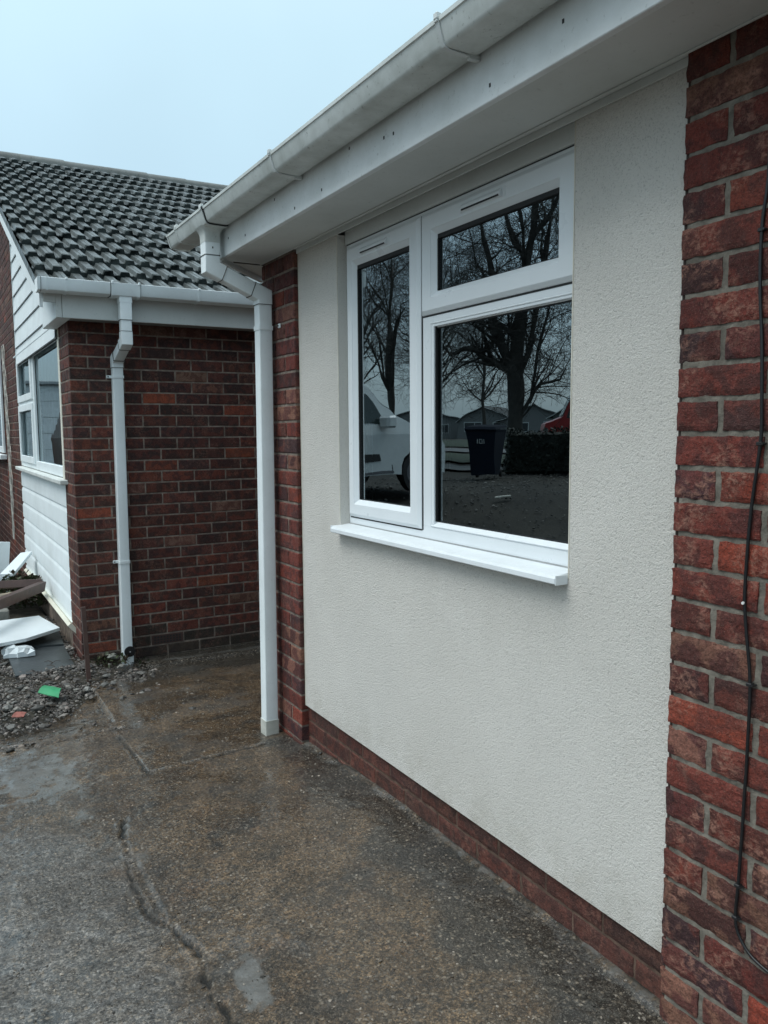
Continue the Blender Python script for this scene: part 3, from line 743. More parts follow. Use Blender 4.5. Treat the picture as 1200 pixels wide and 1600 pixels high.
# bay window of the neighbour
mb = MB(); fx = X3+.010
def fb(y0, y1, z0, z1, x0=fx, x1=fx+.05): mb.box(x0, x1, y0, y1, z0, z1, 0, .003)
Yw0, Yw1, Zw0, Zw1 = BAY0+.062, BAY1-.01, 1.195, 2.235
fb(Yw0, Yw0+.07, Zw0, Zw1); fb(Yw1-.09, Yw1, Zw0, Zw1); fb(Yw0+.07, Yw1-.09, Zw0, Zw0+.075); fb(Yw0+.07, Yw1-.09, Zw1-.06, Zw1); fb(7.42, 7.53, Zw0+.075, Zw1-.06)
fb(7.53, Yw1-.09, 1.74, 1.83)
nwin = NP(mb.build('window', M_siding))
mb = MB()
for y0, y1, z0, z1 in ((7.56, Yw1-.13, 1.30, 1.74-.03), (7.56, Yw1-.13, 1.86, Zw1-.09)):
    mb.box(fx-.014, fx+.002, y0-.06, y0, z0-.06, z1+.06, 0, .003); mb.box(fx-.014, fx+.002, y1, y1+.06, z0-.06, z1+.06, 0, .003); mb.box(fx-.014, fx+.002, y0, y1, z0-.06, z0, 0, .003); mb.box(fx-.014, fx+.002, y0, y1, z1, z1+.06, 0, .003)
o = mb.build('sash', M_siding); o.parent = nwin
mb = MB()
for y0, y1, z0, z1 in ((Yw0+.05, 7.42, Zw0+.06, Zw1-.04), (7.53, Yw1-.05, Zw0+.06, 1.75), (7.53, Yw1-.05, 1.82, Zw1-.04)):
    mb.add([(fx+.022, y0, z0), (fx+.022, y1, z0), (fx+.022, y1, z1), (fx+.022, y0, z1)], [(0, 3, 2, 1)])
o = mb.build('pane', M_glass_far); o.parent = nwin
for q in ((7.4165, 7.4195), (Yw0+.07, Yw0+.073)):
    mb = MB(); mb.box(fx+.0185, fx+.0215, *q, Zw0+.075, Zw1-.06); o = mb.build('gasket', M_gap); o.parent = nwin
mb = MB(); mb.box(X3-.050, X3+.06, BAY0-.10, BAY1-.02, 1.158, 1.188, 0, .004)
o = mb.build('sill', upvc_mat('stained_sill', (.72, .75, .72), .3, .4, 8)); o.parent = nwin
mb = MB(); mb.box(X3-.004, X3+.02, BAY0-.002, BAY0+.060, 1.19, 2.235, 0, .002); o = mb.build('edge_trim', upvc_mat('cream_edge', (.74, .72, .62), .1, .5)); o.parent = nwin
mb = MB(); mb.box(fx+.058, fx+.062, BAY0+.05, 7.40, 1.22, 2.2); NP(mb.build('brightening_sheet', simple('pale_sheet', (.80, .84, .86), .8)))  # pale sheet added behind the glass to brighten the pane
# second window further along the front wall
mb = MB()
mb.box(X3-.03, X3-.004, 10.08, 10.20, 1.29, 2.46, 0, .004); mb.box(X3-.03, X3-.004, 10.20, 11.4, 1.29, 1.36, 0, .004); mb.box(X3-.03, X3-.004, 10.20, 11.4, 2.39, 2.46, 0, .004); mb.box(X3-.03, X3-.004, 11.4, 11.5, 1.29, 2.46, 0, .004)
w2 = NP(mb.build('window', M_siding)); mb = MB(); mb.add([(X3-.012, 10.2, 1.36), (X3-.012, 11.4, 1.36), (X3-.012, 11.4, 2.39), (X3-.012, 10.2, 2.39)], [(0, 3, 2, 1)]); o = mb.build('pane', M_glass_far); o.parent = w2
mb = MB(); mb.box(X3-.07, X3, 10.02, 11.56, 1.215, 1.27, 0, .005); o = mb.build('sill', M_siding); o.parent = w2
# gable siding above the bay
mb = MB()
def zroof(y): return 2.42+.46*(y-5.27)
z0 = 2.15; yb = BAY1-.28; i = 0; bh = .158
while z0+bh < zroof(yb)-.03:
    z1 = z0+bh; pts = []
    yl = max(5.87, (z0+.07-2.42)/.46+5.27); yh = max(5.87, (z1+.07-2.42)/.46+5.27)
    if yl < yb:
        yh = min(yh, yb)
        xo = X3-.022
        mb.add([(xo, yl, z0), (xo, yb, z0), (xo+.012, yb, z1-.008), (xo+.012, yh, z1-.008)], [(0, 3, 2, 1)])
        mb.add([(xo, yl, z0), (xo, yb, z0), (xo+.03, yb, z0-.001), (xo+.03, yl, z0-.001)], [(0, 1, 2, 3)])
        mb.box(xo+.012, xo+.02, yl, yb, z0-.008, z0-.001, 1)
        mb.add([(xo, yb, z0), (xo, yb, z1), (xo+.04, yb, z1), (xo+.04, yb, z0)], [(0, 1, 2, 3)])
    z0 = z1; i += 1
mb.box(X3+.012, X3+.02, 5.6, BAY1, 2.15, 2.42); mb.add([(X3+.012, 5.4, 2.3), (X3+.012, BAY1, 2.3), (X3+.012, BAY1, zroof(BAY1)-.04), (X3+.012, 5.4, zroof(5.4)-.04)], [(0, 3, 2, 1)])
mb.box(X3-.018, X3+.16, BAY0-.03, BAY1, 2.236, 2.249, 0, .002)
NP(mb.build('gable_siding', [M_siding, M_gap]))
# boxed end of the eaves and barge board
mb = MB()
mb.box(.762, X3-.004, 5.31, 5.90, 2.205, 2.395, 0, .003)
mb.box(.763, X3-.005, 5.42, 5.86, 2.392, 2.438)
mb.add([(x, y, z) for x in (.693, .700) for y, z in ((5.30, 2.345), (5.30, zroof(5.30)-.06), (6.05, zroof(6.05)-.12), (6.05, 2.60))], [(0, 1, 2, 3), (7, 6, 5, 4), (0, 4, 5, 1), (0, 3, 7, 4)])
mb.add([(.700, 5.30, 2.345), (.770, 5.30, 2.345), (.770, 5.9, 2.38), (.700, 6.05, 2.60)], [(0, 1, 2, 3)]); mb.add([(.700, 5.302, 2.345), (.770, 5.302, 2.345), (.770, 5.302, 2.40), (.700, 5.302, 2.40)], [(0, 1, 2, 3)])
NP(mb.build('eaves_box', M_siding))
mb = MB()
for (ya, yb_) in ((5.30, 9.8), (9.8, 14.4)):
    fz = (lambda y: zroof(y)-.066) if yb_ < 10 else (lambda y: zroof(9.8)-.066-.46*(y-9.8))
    for top, bot, xa, xb_ in ((0, -.105, .674, .692),):
        vs = [(x, y, fz(y)+dz) for x in (xa, xb_) for y in (ya, yb_) for dz in (bot, top)]
        mb.add(vs, [(0, 1, 3, 2), (4, 6, 7, 5), (0, 4, 5, 1), (2, 3, 7, 6), (0, 2, 6, 4), (1, 5, 7, 3)])
mb.add([(.692, 5.33, zroof(5.33)-.13), (.692, 9.8, zroof(9.8)-.13), (X3, 9.8, zroof(9.8)-.13), (X3, 5.33, zroof(5.33)-.13)], [(0, 1, 2, 3)])
NP(mb.build('barge_board', M_siding))
# fascia and soffit of the neighbour
mb = MB()
mb.box(.800, 5.2, 5.290, 5.312, 2.207, 2.405, 0, .002); mb.box(.764, .7975, 5.290, 5.312, 2.207, 2.405, 0, .002); mb.box(.694, .7635, 5.291, 5.306, 2.296, 2.425, 0, .001)
NP(mb.build('fascia', M_soffit))
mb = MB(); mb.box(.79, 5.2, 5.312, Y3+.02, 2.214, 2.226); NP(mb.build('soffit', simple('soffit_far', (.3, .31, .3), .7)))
# tiled roof
mb = MB()
S = Vector((0, math.cos(math.atan(.46)), math.sin(math.atan(.46))))
roof_tiles(mb, (.665, 5.225, zroof(5.225)-.045), (1, 0, 0), S, 30, 15, expo=.3305, seed=3)
zr = lambda y: zroof(y)-.055
mb.add([(.67, 5.25, zr(5.25)), (9, 5.25, zr(5.25)), (9, 9.8, zr(9.8)), (.67, 9.8, zr(9.8))], [(0, 1, 2, 3)], 0, (.07, .07, .07))
mb.add([(.67, 14.45, zr(5.15)), (9, 14.45, zr(5.15)), (9, 9.8, zr(9.8)), (.67, 9.8, zr(9.8))], [(3, 2, 1, 0)], 0, (.07, .07, .07))
for j in range(15):      # verge mortar edge
    y = 5.23+.3303*j; y2 = y+.3303; mb.add([(.6645, y, zr(y)-.02), (.6645, y2, zr(y2)-.02), (.6645, y2, zr(y2)+.040), (.6645, y, zr(y)+.036)], [(0, 1, 2, 3)], 0, (.035, .038, .034))
NP(mb.build('roof', M_tile))
mb = MB()      # ridge tiles
for i in range(18):
    x0 = .65+i*.455; k = 9; rr = random.uniform(-.004, .004); vs = []; g = random.uniform(.07, .12)
    for x, ex in ((x0+.006, 0), (x0+.452, .004)):
        for a in range(k):
            q = R(-10+200*a/(k-1)); vs.append((x, 9.8+math.cos(q)*(.135+ex), 4.435+rr+math.sin(q)*(.088+ex)))
    mb.add(vs, [(a, a+1, k+a+1, k+a) for a in range(k-1)]+[list(range(k))[::-1], list(range(k, 2*k))], 0, (g, g*1.08, g*.98))
    vs = [(x0-.008+dx, 9.8+math.cos(R(-10+200*a/8))*.137, 4.432+math.sin(R(-10+200*a/8))*.091) for dx in (0, .016) for a in range(9)]
    mb.add(vs, [(a, a+1, 9+a+1, 9+a) for a in range(8)], 0, (.10, .115, .09))
NP(mb.build('ridge', M_tile, auto=50))
# gutter of the neighbour
mb = MB()
def gut2(mb, x0, x1, g=0, m=0):
    o = [(5.288, 2.420), (5.288, 2.365), (5.270, 2.345-g), (5.200-g, 2.343-g), (5.183-g, 2.352-g), (5.174-g, 2.372), (5.170-g, 2.412), (5.1685-g, 2.420), (5.172, 2.422)]
    i = [(p[0]+(.003 if p[0] < 5.22 else -.003), p[1]+(.003 if p[1] < 2.41 else 0)) for p in o][::-1]; s_ = o+i; k = len(s_); n_ = len(o)
    mb.add([(x, y, z) for x in (x0, x1) for y, z in s_], [(a, (a+1) % k, k+(a+1) % k, k+a) for a in range(k)]+[(a, a+1, k-2-a, k-1-a) for a in range(n_-1)]+[(k+a, k+k-1-a, k+k-2-a, k+a+1) for a in range(n_-1)], m)
gut2(mb, .655, 5.2)
g2 = NP(mb.build('gutter', M_siding, auto=35))
def g2s(name, fn, mats=M_siding): m2 = MB(); fn(m2); o = m2.build(name, mats, auto=35); o.parent = g2; return o
for x in (.812, 1.62, 2.3, 3.1): g2s('gutter_bracket', lambda m, x=x: (gut2(m, x-.007, x+.007, .004), m.box(x-.007, x+.007, 5.161, 5.176, 2.414, 2.428, 0, .002)))
g2s('gutter_outlet', lambda m: (gut2(m, 1.075, 1.240, .0045), gut2(m, 1.070, 1.083, .007), gut2(m, 1.232, 1.245, .007), m.box(1.071, 1.083, 5.158, 5.176, 2.414, 2.432, 0, .002), m.box(1.232, 1.244, 5.158, 5.176, 2.414, 2.432, 0, .002), m.sweep([(1.158, 5.225, 2.35), (1.158, 5.225, 2.31)], rsec(.04, .04, .008), (1, 0, 0))))
g2s('end_cap', lambda m: (gut2(m, .650, .668, .004), gut2(m, .700, .708, .004), m.box(.651, .654, 5.172, 5.286, 2.346, 2.418)))
for q in ((1.066, 1.0695), (1.2455, 1.249), (.668, .671)): g2s('joint_seal', lambda m, q=q: gut2(m, q[0], q[1], .003), M_gap)
# swan-neck downpipe
mb = MB(); P2X, P2Y = 1.137, 5.4345
zb2 = -.045
mb.sweep([(1.158, 5.222, 2.335), (1.158, 5.222, 2.075), (1.140, P2Y, 1.975), (1.140, P2Y, 1.9), (1.130, P2Y, zb2)], sec65, (1, 0, 0))
dp2 = NP(mb.build('downpipe', M_siding, auto=40))
def d2(name, fn, mats=M_siding): m2 = MB(); fn(m2); o = m2.build(name, mats, auto=40); o.parent = dp2; return o
d2('pipe_socket', lambda m: m.sweep([(1.158, 5.2225, 2.328), (1.158, 5.2225, 2.205)], rsec(.0362, .0362, .006), (1, 0, 0)))
d2('pipe_bend', lambda m: m.sweep([(1.158, 5.222, 2.135), (1.158, 5.222, 2.075), (1.1545, 5.265, 2.0547)], secs, (1, 0, 0)))
d2('pipe_bend', lambda m: m.sweep([(1.1435, 5.392, 1.995), (1.140, P2Y, 1.975), (1.140, P2Y, 1.925)], secs, (1, 0, 0)))
for q in ([(1.158, 5.222, 2.136), (1.158, 5.222, 2.134)], [(1.158, 5.2225, 2.2055), (1.158, 5.2225, 2.203)], [(1.1545, 5.264, 2.0552), (1.1543, 5.268, 2.0533)], [(1.140, P2Y, 1.926), (1.140, P2Y, 1.9235)], [(1.1437, 5.390, 1.996), (1.1433, 5.3935, 1.9943)]):
    d2('joint_line', lambda m, q=q: m.sweep(q, rsec(.0366, .0366, .006), (1, 0, 0)), M_jd)
for z in (1.866, .650):
    q = 1.140-.010*(1.9-z)/1.945
    def f(m, z=z, q=q):
        m.sweep([(q, P2Y, z+.009), (q, P2Y, z-.009)], rsec(.0362, .0362, .007), (1, 0, 0), 0)
        m.box(q-.066, q-.034, P2Y+.010, P2Y+.024, z-.008, z+.010, 0, .002); m.box(q-.060, q-.052, P2Y+.008, P2Y+.0105, z-.003, z+.005, 1)
    d2('pipe_clip', f, [M_siding, M_dark])
d2('pipe_shoe', lambda m: m.sweep([(1.1305, P2Y, .005+zb2+.05), (1.130, P2Y, zb2-.035)], rsec(.0372, .0372, .006), (1, 0, 0)))
def f(m):
    for r_, d_ in ((.036, .006), (.030, .009), (.012, .012)): m.tube([(1.142, P2Y-.034, .045), (1.142, P2Y-.034-d_, .045)], r_, 20)
d2('inspection_cap', f, M_dark)
d2('cap_screw', lambda m: m.tube([(1.142, P2Y-.045, .045), (1.142, P2Y-.0475, .045)], .004, 8), simple('steel_dot', (.5, .5, .5), .4))

# ---------------------------------------------------------------- white collapsed trellis hanging on the front wall
mb = MB()
for s_ in range(5):
    pts = []
    for i in range(61):
        z = 2.45-2.08*i/60; cy = 9.62-.10*math.sin((2.45-z)*1.2)-.08*(2.45-z)/2; wd = .30*(1-.6*sstep(1.4, 2.1, 2.45-z))
        ph = z*2*math.pi/.27; y = cy+(s_-2)*wd/5+math.sin(ph+(math.pi if s_ % 2 else 0))*wd/9
        pts.append((X3-.022-(.006 if s_ % 2 else 0), y, z))
    mb.sweep(pts, [(-.007, -.002), (.007, -.002), (.007, .002), (-.007, .002)], (1, 0, 0), 0)
tag(mb.build('trellis', simple('white_trellis', (.62, .62, .56), .7)), 'white folded garden trellis hanging on the far brick front wall', 'trellis')

# ================================================================== GROUND
def ground_mat():
    m = Mat('wet_concrete'); A = m.attr('Mask'); sp = m.n('ShaderNodeSeparateColor'); m.l(A.outputs['Color'], sp.inputs[0])
    crack = sp.outputs[2]; nb_ = m.math('SUBTRACT', m.noise(26, 6, .7), .5)
    thr = lambda v, k, lo, hi: m.mr(m.math('ADD', v, m.math('MULTIPLY', nb_, k)), lo, hi)
    grey = thr(sp.outputs[0], .9, .25, .75); dark = thr(sp.outputs[1], 1.2, .25, .8); pale = m.math('MULTIPLY', thr(m.attr('Mask2').outputs['Fac'], 1.5, .38, .72), .85)
    big = m.mr(m.noise(3.2, 6, .65), .36, .64); med = m.mr(m.noise(14, 7, .7), .36, .64); fine = m.noise(75, 6, .75)
    c = m.mix(big, (.062, .041, .023), (.180, .122, .070))
    c = m.mix(m.mr(m.noise(8, 7, .7, dist=.5), .49, .60, 0, .75), c, (.045, .040, .032))
    c = m.mix(m.mr(m.noise(5.5, 6, .7), .56, .64, 0, .38), c, (.15, .085, .045))
    c = m.mix(m.math('MULTIPLY', med, .45), c, (.034, .028, .021))
    c = m.mix(m.math('MULTIPLY', grey, .7), c, m.mix(med, (.085, .083, .077), (.175, .171, .160)))
    c = m.mix(m.math('MULTIPLY', dark, .85), c, m.mix(med, (.016, .017, .015), (.048, .047, .042)))
    for sc_v, lo_, hi_ in ((125, .58, 1.42), (240, .55, 1.5)):
        vv = m.n('ShaderNodeTexVoronoi'); vv.inputs['Scale'].default_value = sc_v
        wv = m.n('ShaderNodeVectorMath', operation='ADD'); nv = m.n('ShaderNodeTexNoise'); nv.inputs['Scale'].default_value = sc_v*.9; m.l(m.tc.outputs['Object'], nv.inputs['Vector'])
        sv_ = m.n('ShaderNodeVectorMath', operation='SCALE'); sv_.inputs['Scale'].default_value = .9/sc_v; m.l(nv.outputs['Color'], sv_.inputs[0]); m.l(m.tc.outputs['Object'], wv.inputs[0]); m.l(sv_.outputs[0], wv.inputs[1]); m.l(wv.outputs[0], vv.inputs['Vector'])
        q_ = m.n('ShaderNodeSeparateColor'); m.l(vv.outputs['Color'], q_.inputs[0]); k_ = m.mr(m.math('POWER', q_.outputs[0], 1.6), 0, 1, lo_, hi_*1.15)
        cc = m.n('ShaderNodeCombineColor'); [m.l(k_, cc.inputs[i_]) for i_ in range(3)]; c = m.mix(m.math('SUBTRACT', 1.0, m.math('MULTIPLY', pale, .7)), c, m.mix(1.0, c, cc.outputs[0], 'MULTIPLY'))
    # exposed aggregate: stones of two sizes with their own tones
    v1 = m.n('ShaderNodeTexVoronoi'); v1.inputs['Scale'].default_value = 80; v1.inputs['Randomness'].default_value = 1
    w = m.n('ShaderNodeVectorMath', operation='ADD'); nn = m.n('ShaderNodeTexNoise'); nn.inputs['Scale'].default_value = 60; m.l(m.tc.outputs['Object'], nn.inputs['Vector'])
    sc_ = m.n('ShaderNodeVectorMath', operation='SCALE'); sc_.inputs['Scale'].default_value = .008; m.l(nn.outputs['Color'], sc_.inputs[0]); m.l(m.tc.outputs['Object'], w.inputs[0]); m.l(sc_.outputs[0], w.inputs[1])
    m.l(w.outputs[0], v1.inputs['Vector'])
    sv = m.n('ShaderNodeSeparateColor'); m.l(v1.outputs['Color'], sv.inputs[0])
    stone = m.math('MULTIPLY', m.mr(v1.outputs['Distance'], .25, .5, 1, 0), m.mr(sv.outputs[0], .45, .6))
    stc = m.mix(sv.outputs[1], (.035, .029, .023), (.30, .25, .19))
    notpale = m.math('SUBTRACT', 1.0, m.math('MULTIPLY', pale, .8))
    c = m.mix(m.math('MULTIPLY', m.math('MULTIPLY', stone, .8), notpale), c, stc)
    v2 = m.n('ShaderNodeTexVoronoi'); v2.inputs['Scale'].default_value = 260; m.l(m.tc.outputs['Object'], v2.inputs['Vector'])
    sv2 = m.n('ShaderNodeSeparateColor'); m.l(v2.outputs['Color'], sv2.inputs[0])
    st2 = m.math('MULTIPLY', m.mr(sv2.outputs[0], .6, .75), m.mr(v2.outputs['Distance'], .3, .55, .7, 0))
    c = m.mix(m.math('MULTIPLY', st2, notpale), c, m.mix(sv2.outputs[1], (.03, .026, .022), (.26, .23, .19)))
    c = m.mix(m.mr(m.noise(165, 5, .8), .56, .66, 0, .65), c, m.mix(.35, c, (.42, .37, .30)))
    c = m.mix(m.mr(fine, .53, .62, 0, .85), c, (.011, .010, .008))
    c = m.mix(m.mr(m.noise(150, 5, .75, vec=m.scale(1, 1, 3)), .55, .63, 0, .7), c, (.012, .010, .008))
    c = m.mix(m.mr(m.noise(24, 6, .75), .56, .66, 0, .6), c, (.018, .016, .013))
    c = m.mix(pale, c, m.mix(med, (.080, .078, .070), (.145, .142, .130)))
    c = m.mix(crack, c, (.012, .012, .010))
    m.col(c)
    wet = m.mr(m.noise(2.2, 7, .62), .47, .60)
    r = m.mix(wet, (.10, .10, .10), (.50, .50, .50)); rr = m.n('ShaderNodeSeparateColor'); m.l(r, rr.inputs[0])
    m.rough(m.math('ADD', rr.outputs[0], m.mr(fine, .4, .7, -.05, .2))); m.spec(.5)
    h = m.math('ADD', m.math('MULTIPLY', stone, .9), m.math('MULTIPLY', fine, .9)); h = m.math('ADD', h, m.math('MULTIPLY', st2, .4)); h = m.math('ADD', h, m.math('MULTIPLY', m.noise(150, 5, .75), 1.1))
    bp = m.n('ShaderNodeBump'); bp.inputs['Distance'].default_value = .006; m.l(h, bp.inputs['Height'])
    film = m.math('MULTIPLY', m.math('MAXIMUM', m.mr(wet, 0, 1, .75, .08), m.math('MULTIPLY', pale, .9)), m.mr(crack, 0, .5, 1, 0)); m.l(film, m.b.inputs['Coat Weight'])
    m.l(m.mr(m.noise(30, 4, .6), .35, .65, .05, .22), m.b.inputs['Coat Roughness']); m.b.inputs['Coat IOR'].default_value = 1.45
    cb = m.n('ShaderNodeBump'); cb.inputs['Distance'].default_value = .0012; cb.inputs['Strength'].default_value = .5; m.l(m.noise(70, 3, .6), cb.inputs['Height']); m.l(cb.outputs[0], m.b.inputs['Coat Normal'])
    m.l(m.math('MULTIPLY', m.mr(pale, 0, 1, .85, .25), m.mr(wet, 0, 1, .42, 1)), bp.inputs['Strength']); m.l(bp.outputs[0], m.b.inputs['Normal'])
    return m.m
M_ground = ground_mat()
def seg_dist(X, Y, pts):
    D = np.full(X.shape, 9.0)
    for (ax, ay), (bx, by) in zip(pts[:-1], pts[1:]):
        dx, dy = bx-ax, by-ay; L2 = dx*dx+dy*dy
        t = np.clip(((X-ax)*dx+(Y-ay)*dy)/L2, 0, 1); D = np.minimum(D, np.hypot(X-ax-t*dx, Y-ay-t*dy))
    return D
def npn(X, Y, s, seed=0, oct=3):      # cheap value noise
    out_ = np.zeros(X.shape); amp = 1; tot = 0; rng = np.random.RandomState(seed)
    for o in range(oct):
        g = rng.rand(64, 64); x = X*s*(2**o)+17.3*o+5; y = Y*s*(2**o)+3.1*o+9
        xi = np.floor(x).astype(int); yi = np.floor(y).astype(int); fx_ = x-xi; fy_ = y-yi; fx_ = fx_*fx_*(3-2*fx_); fy_ = fy_*fy_*(3-2*fy_)
        a = g[xi % 64, yi % 64]; b = g[(xi+1) % 64, yi % 64]; c = g[xi % 64, (yi+1) % 64]; d = g[(xi+1) % 64, (yi+1) % 64]
        out_ += amp*((a*(1-fx_)+b*fx_)*(1-fy_)+(c*(1-fx_)+d*fx_)*fy_); tot += amp; amp *= .5
    return out_/tot
def sst(a, b, x): t = np.clip((x-a)/(b-a), 0, 1); return t*t*(3-2*t)
def wiggle(pts, amp, n=8, seed=1):
    r = random.Random(seed); out_ = []
    for a, b in zip(pts[:-1], pts[1:]):
        for i in range(n):
            t = i/n; out_.append((a[0]+(b[0]-a[0])*t+r.uniform(-amp, amp), a[1]+(b[1]-a[1])*t+r.uniform(-amp, amp)))
    return out_+[pts[-1]]
xs = np.concatenate([np.arange(-2.0, -.2, .05), np.arange(-.2, 1.60, .0095), np.arange(1.62, 3.6, .06)]); ysg = np.concatenate([np.arange(-2.5, 1.0, .06), np.arange(1.0, 4.4, .0105), np.arange(4.4, 5.52, .016)])
XX, YY = np.meshgrid(xs, ysg, indexing='ij')
gzv = np.vectorize(gz)
ZZ = gzv(XX, YY).astype(float)
ZZ += (npn(XX, YY, 1.3, 1)-.5)*.016*sst(0, .25, 1.5-XX)+(npn(XX, YY, 14, 2)-.5)*.005+(npn(XX, YY, 60, 3, 2)-.5)*.003
crack1 = wiggle([(.60, 3.02), (.555, 2.90), (.55, 2.76), (.521, 2.628), (.501, 2.488), (.516, 2.305), (.565, 2.171), (.587, 2.06), (.563, 1.899), (.578, 1.76), (.61, 1.6), (.60, 1.3), (.7, .8)], .008, 7, 3)
crack2 = wiggle([(-.5, 4.24), (.0, 4.22), (.259, 4.211), (.424, 4.14), (.571, 4.139), (.69, 4.16), (.817, 4.124)], .012, 7, 5)
joint = wiggle([(.774, 3.996), (.776, 3.70), (.775, 3.415), (.92, 3.425), (1.135, 3.45), (1.34, 3.462)], .004, 8, 6)
d1 = seg_dist(XX, YY, crack1); d2_ = seg_dist(XX, YY, crack2); dj = seg_dist(XX, YY, joint)
nzw = npn(XX, YY, 22, 8)
w1 = .0045+.014*sst(.45, .85, npn(XX, YY, 16, 4)); 
ZZ -= .013*(1-sst(0, 1, d1/(w1*1.1))); ZZ -= .018*(1-sst(0, 1, d2_/.018)); ZZ -= .005*(1-sst(0, 1, dj/.012))*sst(.3, .6, npn(XX, YY, 9, 88))
# slab beyond the joint stands a little proud, sides differ in level at the cracks
inslab = ((XX > .775) & (YY > 3.43+.03*(XX-.775)/.6)).astype(float)
ZZ += .004*inslab*sst(.0, .02, dj)
ZZ += -.004*(XX < .56)*(YY < 3.0)*sst(.0, .03, d1)*(1-sst(.03, .35, d1))
ZZ -= .03*((YY > 4.14)&(XX < .8))*sst(4.15, 4.5, YY)
# fillet of cement along the wall
fil = 1-sst(0.0, .042, 1.51-XX-(npn(XX, YY, 14, 6, 4)-.5)*.06)
fil = fil*(YY < 3.36)*(YY > .9); ZZ += .014*fil
grey = sst(.10, -.10, XX-.47+(npn(XX, YY, 4, 7)-.5)*.30)*sst(3.4, 3.0, YY)
grey = np.clip((1-sst(.30, .58, XX+(npn(XX, YY, 5, 7)-.5)*.35))*(1-sst(2.95, 3.3, YY)), 0, 1)
dark = sst(.0, .25, XX-1.10-.10*sst(1.2, 3., YY)+(npn(XX, YY, 4, 9)-.5)*.40)*(YY < 3.5)*(1-.75*fil)
dark = np.maximum(dark, sst(4.75, 5.1, YY+(npn(XX, YY, 5, 10)-.5)*.4)*(XX > .9)*.9)
dark = np.maximum(dark, .7*sst(.62, .8, npn(XX, YY, 6, 12)))
pale = np.zeros(XX.shape)
def blob(x, y, rx, ry, k=1, s=31):
    global pale
    wx = (npn(XX, YY, 5, s+50)-.5)*.30; wy = (npn(XX, YY, 5, s+60)-.5)*.30; d = np.hypot((XX-x+wx*min(1, rx*4))/rx, (YY-y+wy*min(1, ry*4))/ry)+(npn(XX, YY, 18, s, 4)-.5)*1.3; pale = np.maximum(pale, k*(1-sst(.35, 1.15, d)))
blob(.34, 3.70, .24, .42, .85); blob(.655, 1.88, .075, .12, .9, 33); blob(.48, 3.14, .05, .12, .8, 34); blob(.585, 2.80, .035, .28, .5, 35)
blob(.90, 4.30, .055, .42, .6, 36); blob(.35, 4.30, .5, .10, .55, 37); blob(.70, 4.35, .2, .13, .5, 38); blob(.1, 4.35, .3, .14, .5, 39)
pale = np.maximum(pale, .62*fil); 
edgeband = (1-sst(0, .009, np.abs(dj-.012-.01*npn(XX, YY, 9, 77))))*sst(.25, .45, npn(XX, YY, 26, 13))
pale = np.maximum(pale, .7*edgeband)
pale = np.maximum(pale, .55*(1-sst(.0, .05, np.abs(XX-1.35)))*sst(.5, .7, npn(XX, YY, 6, 41))*(YY < 2.6))
pale = np.maximum(pale, .8*(1-sst(0.0, .05, np.abs(YY-(5.33-.02*(XX-1.2)))+(npn(XX, YY, 12, 14)-.5)*.05))*(XX > 1.15))
crk = np.maximum(np.maximum(1-sst(.25, 1, d1/w1), 1-sst(.2, 1, d2_/.011)), 1.0*(1-sst(.3, 1, dj/.009))*sst(.36, .5, npn(XX, YY, 10, 21)))
crk = np.maximum(crk, .8*(1-sst(0, .012, np.abs(1.511-XX)))*(YY < 3.35)*(npn(XX, YY, 12, 22) > .5))
# concrete strip kerb at the base of the neighbour's wall
ZZ += .030*sst(5.22, 5.30, YY+(npn(XX, YY, 7, 15)-.5)*.06)*sst(1.12, 1.24, XX)
nx_, ny_ = XX.shape
me = bpy.data.meshes.new('driveway'); V = np.stack([XX, YY, ZZ], -1).reshape(-1, 3)
I = np.arange(nx_*ny_).reshape(nx_, ny_); Fq = np.stack([I[:-1, :-1], I[1:, :-1], I[1:, 1:], I[:-1, 1:]], -1).reshape(-1, 4)
me.from_pydata(V.tolist(), [], Fq.tolist())
a = me.color_attributes.new('Mask', 'FLOAT_COLOR', 'POINT'); d = np.ones((nx_*ny_, 4), np.float32); d[:, 0] = grey.ravel(); d[:, 1] = dark.ravel(); d[:, 2] = crk.ravel(); a.data.foreach_set('color', d.ravel())
a = me.color_attributes.new('Mask2', 'FLOAT_COLOR', 'POINT'); d = np.ones((nx_*ny_, 4), np.float32); d[:, :3] = pale.reshape(-1, 1); a.data.foreach_set('color', d.ravel())
me.materials.append(M_ground); me.polygons.foreach_set('use_smooth', [True]*len(me.polygons)); me.update()
o = bpy.data.objects.new('driveway', me); COL.objects.link(o); structure(o)

# wider terrain reaching the horizon
def terr_mat():
    m = Mat('front_garden_soil')
    c = m.mix(m.mr(m.noise(1.2, 6, .6), .35, .65), (.010, .009, .007), (.024, .021, .016))
    c = m.mix(m.mr(m.vor(26, out='Distance'), .1, .45, .35, 0), c, (.06, .054, .042))
    c = m.mix(m.mr(m.noise(38, 5, .7), .55, .7, 0, .8), c, (.015, .014, .010))
    m.col(c); m.rough(.8); m.spec(.3); m.bump(m.noise(30, 5, .7), .02, .8); return m.m
xs2 = np.unique(np.concatenate([np.linspace(-600, -30, 20), np.arange(-30, 20, .5), np.linspace(20, 600, 16)])); ys2 = np.unique(np.concatenate([np.linspace(-600, -10, 16), np.arange(-10, 40, .5), np.linspace(40, 900, 20)]))
A_, B_ = np.meshgrid(xs2, ys2, indexing='ij'); Zt = gzv(A_, B_)-.035+(npn(A_, B_, .7, 3)-.5)*.05
n1, n2 = A_.shape; I = np.arange(n1*n2).reshape(n1, n2)
inside = (A_ > -1.6) & (A_ < 3.6) & (B_ > -2.2) & (B_ < 4.6); Zt = np.where(inside, Zt-.1, Zt)
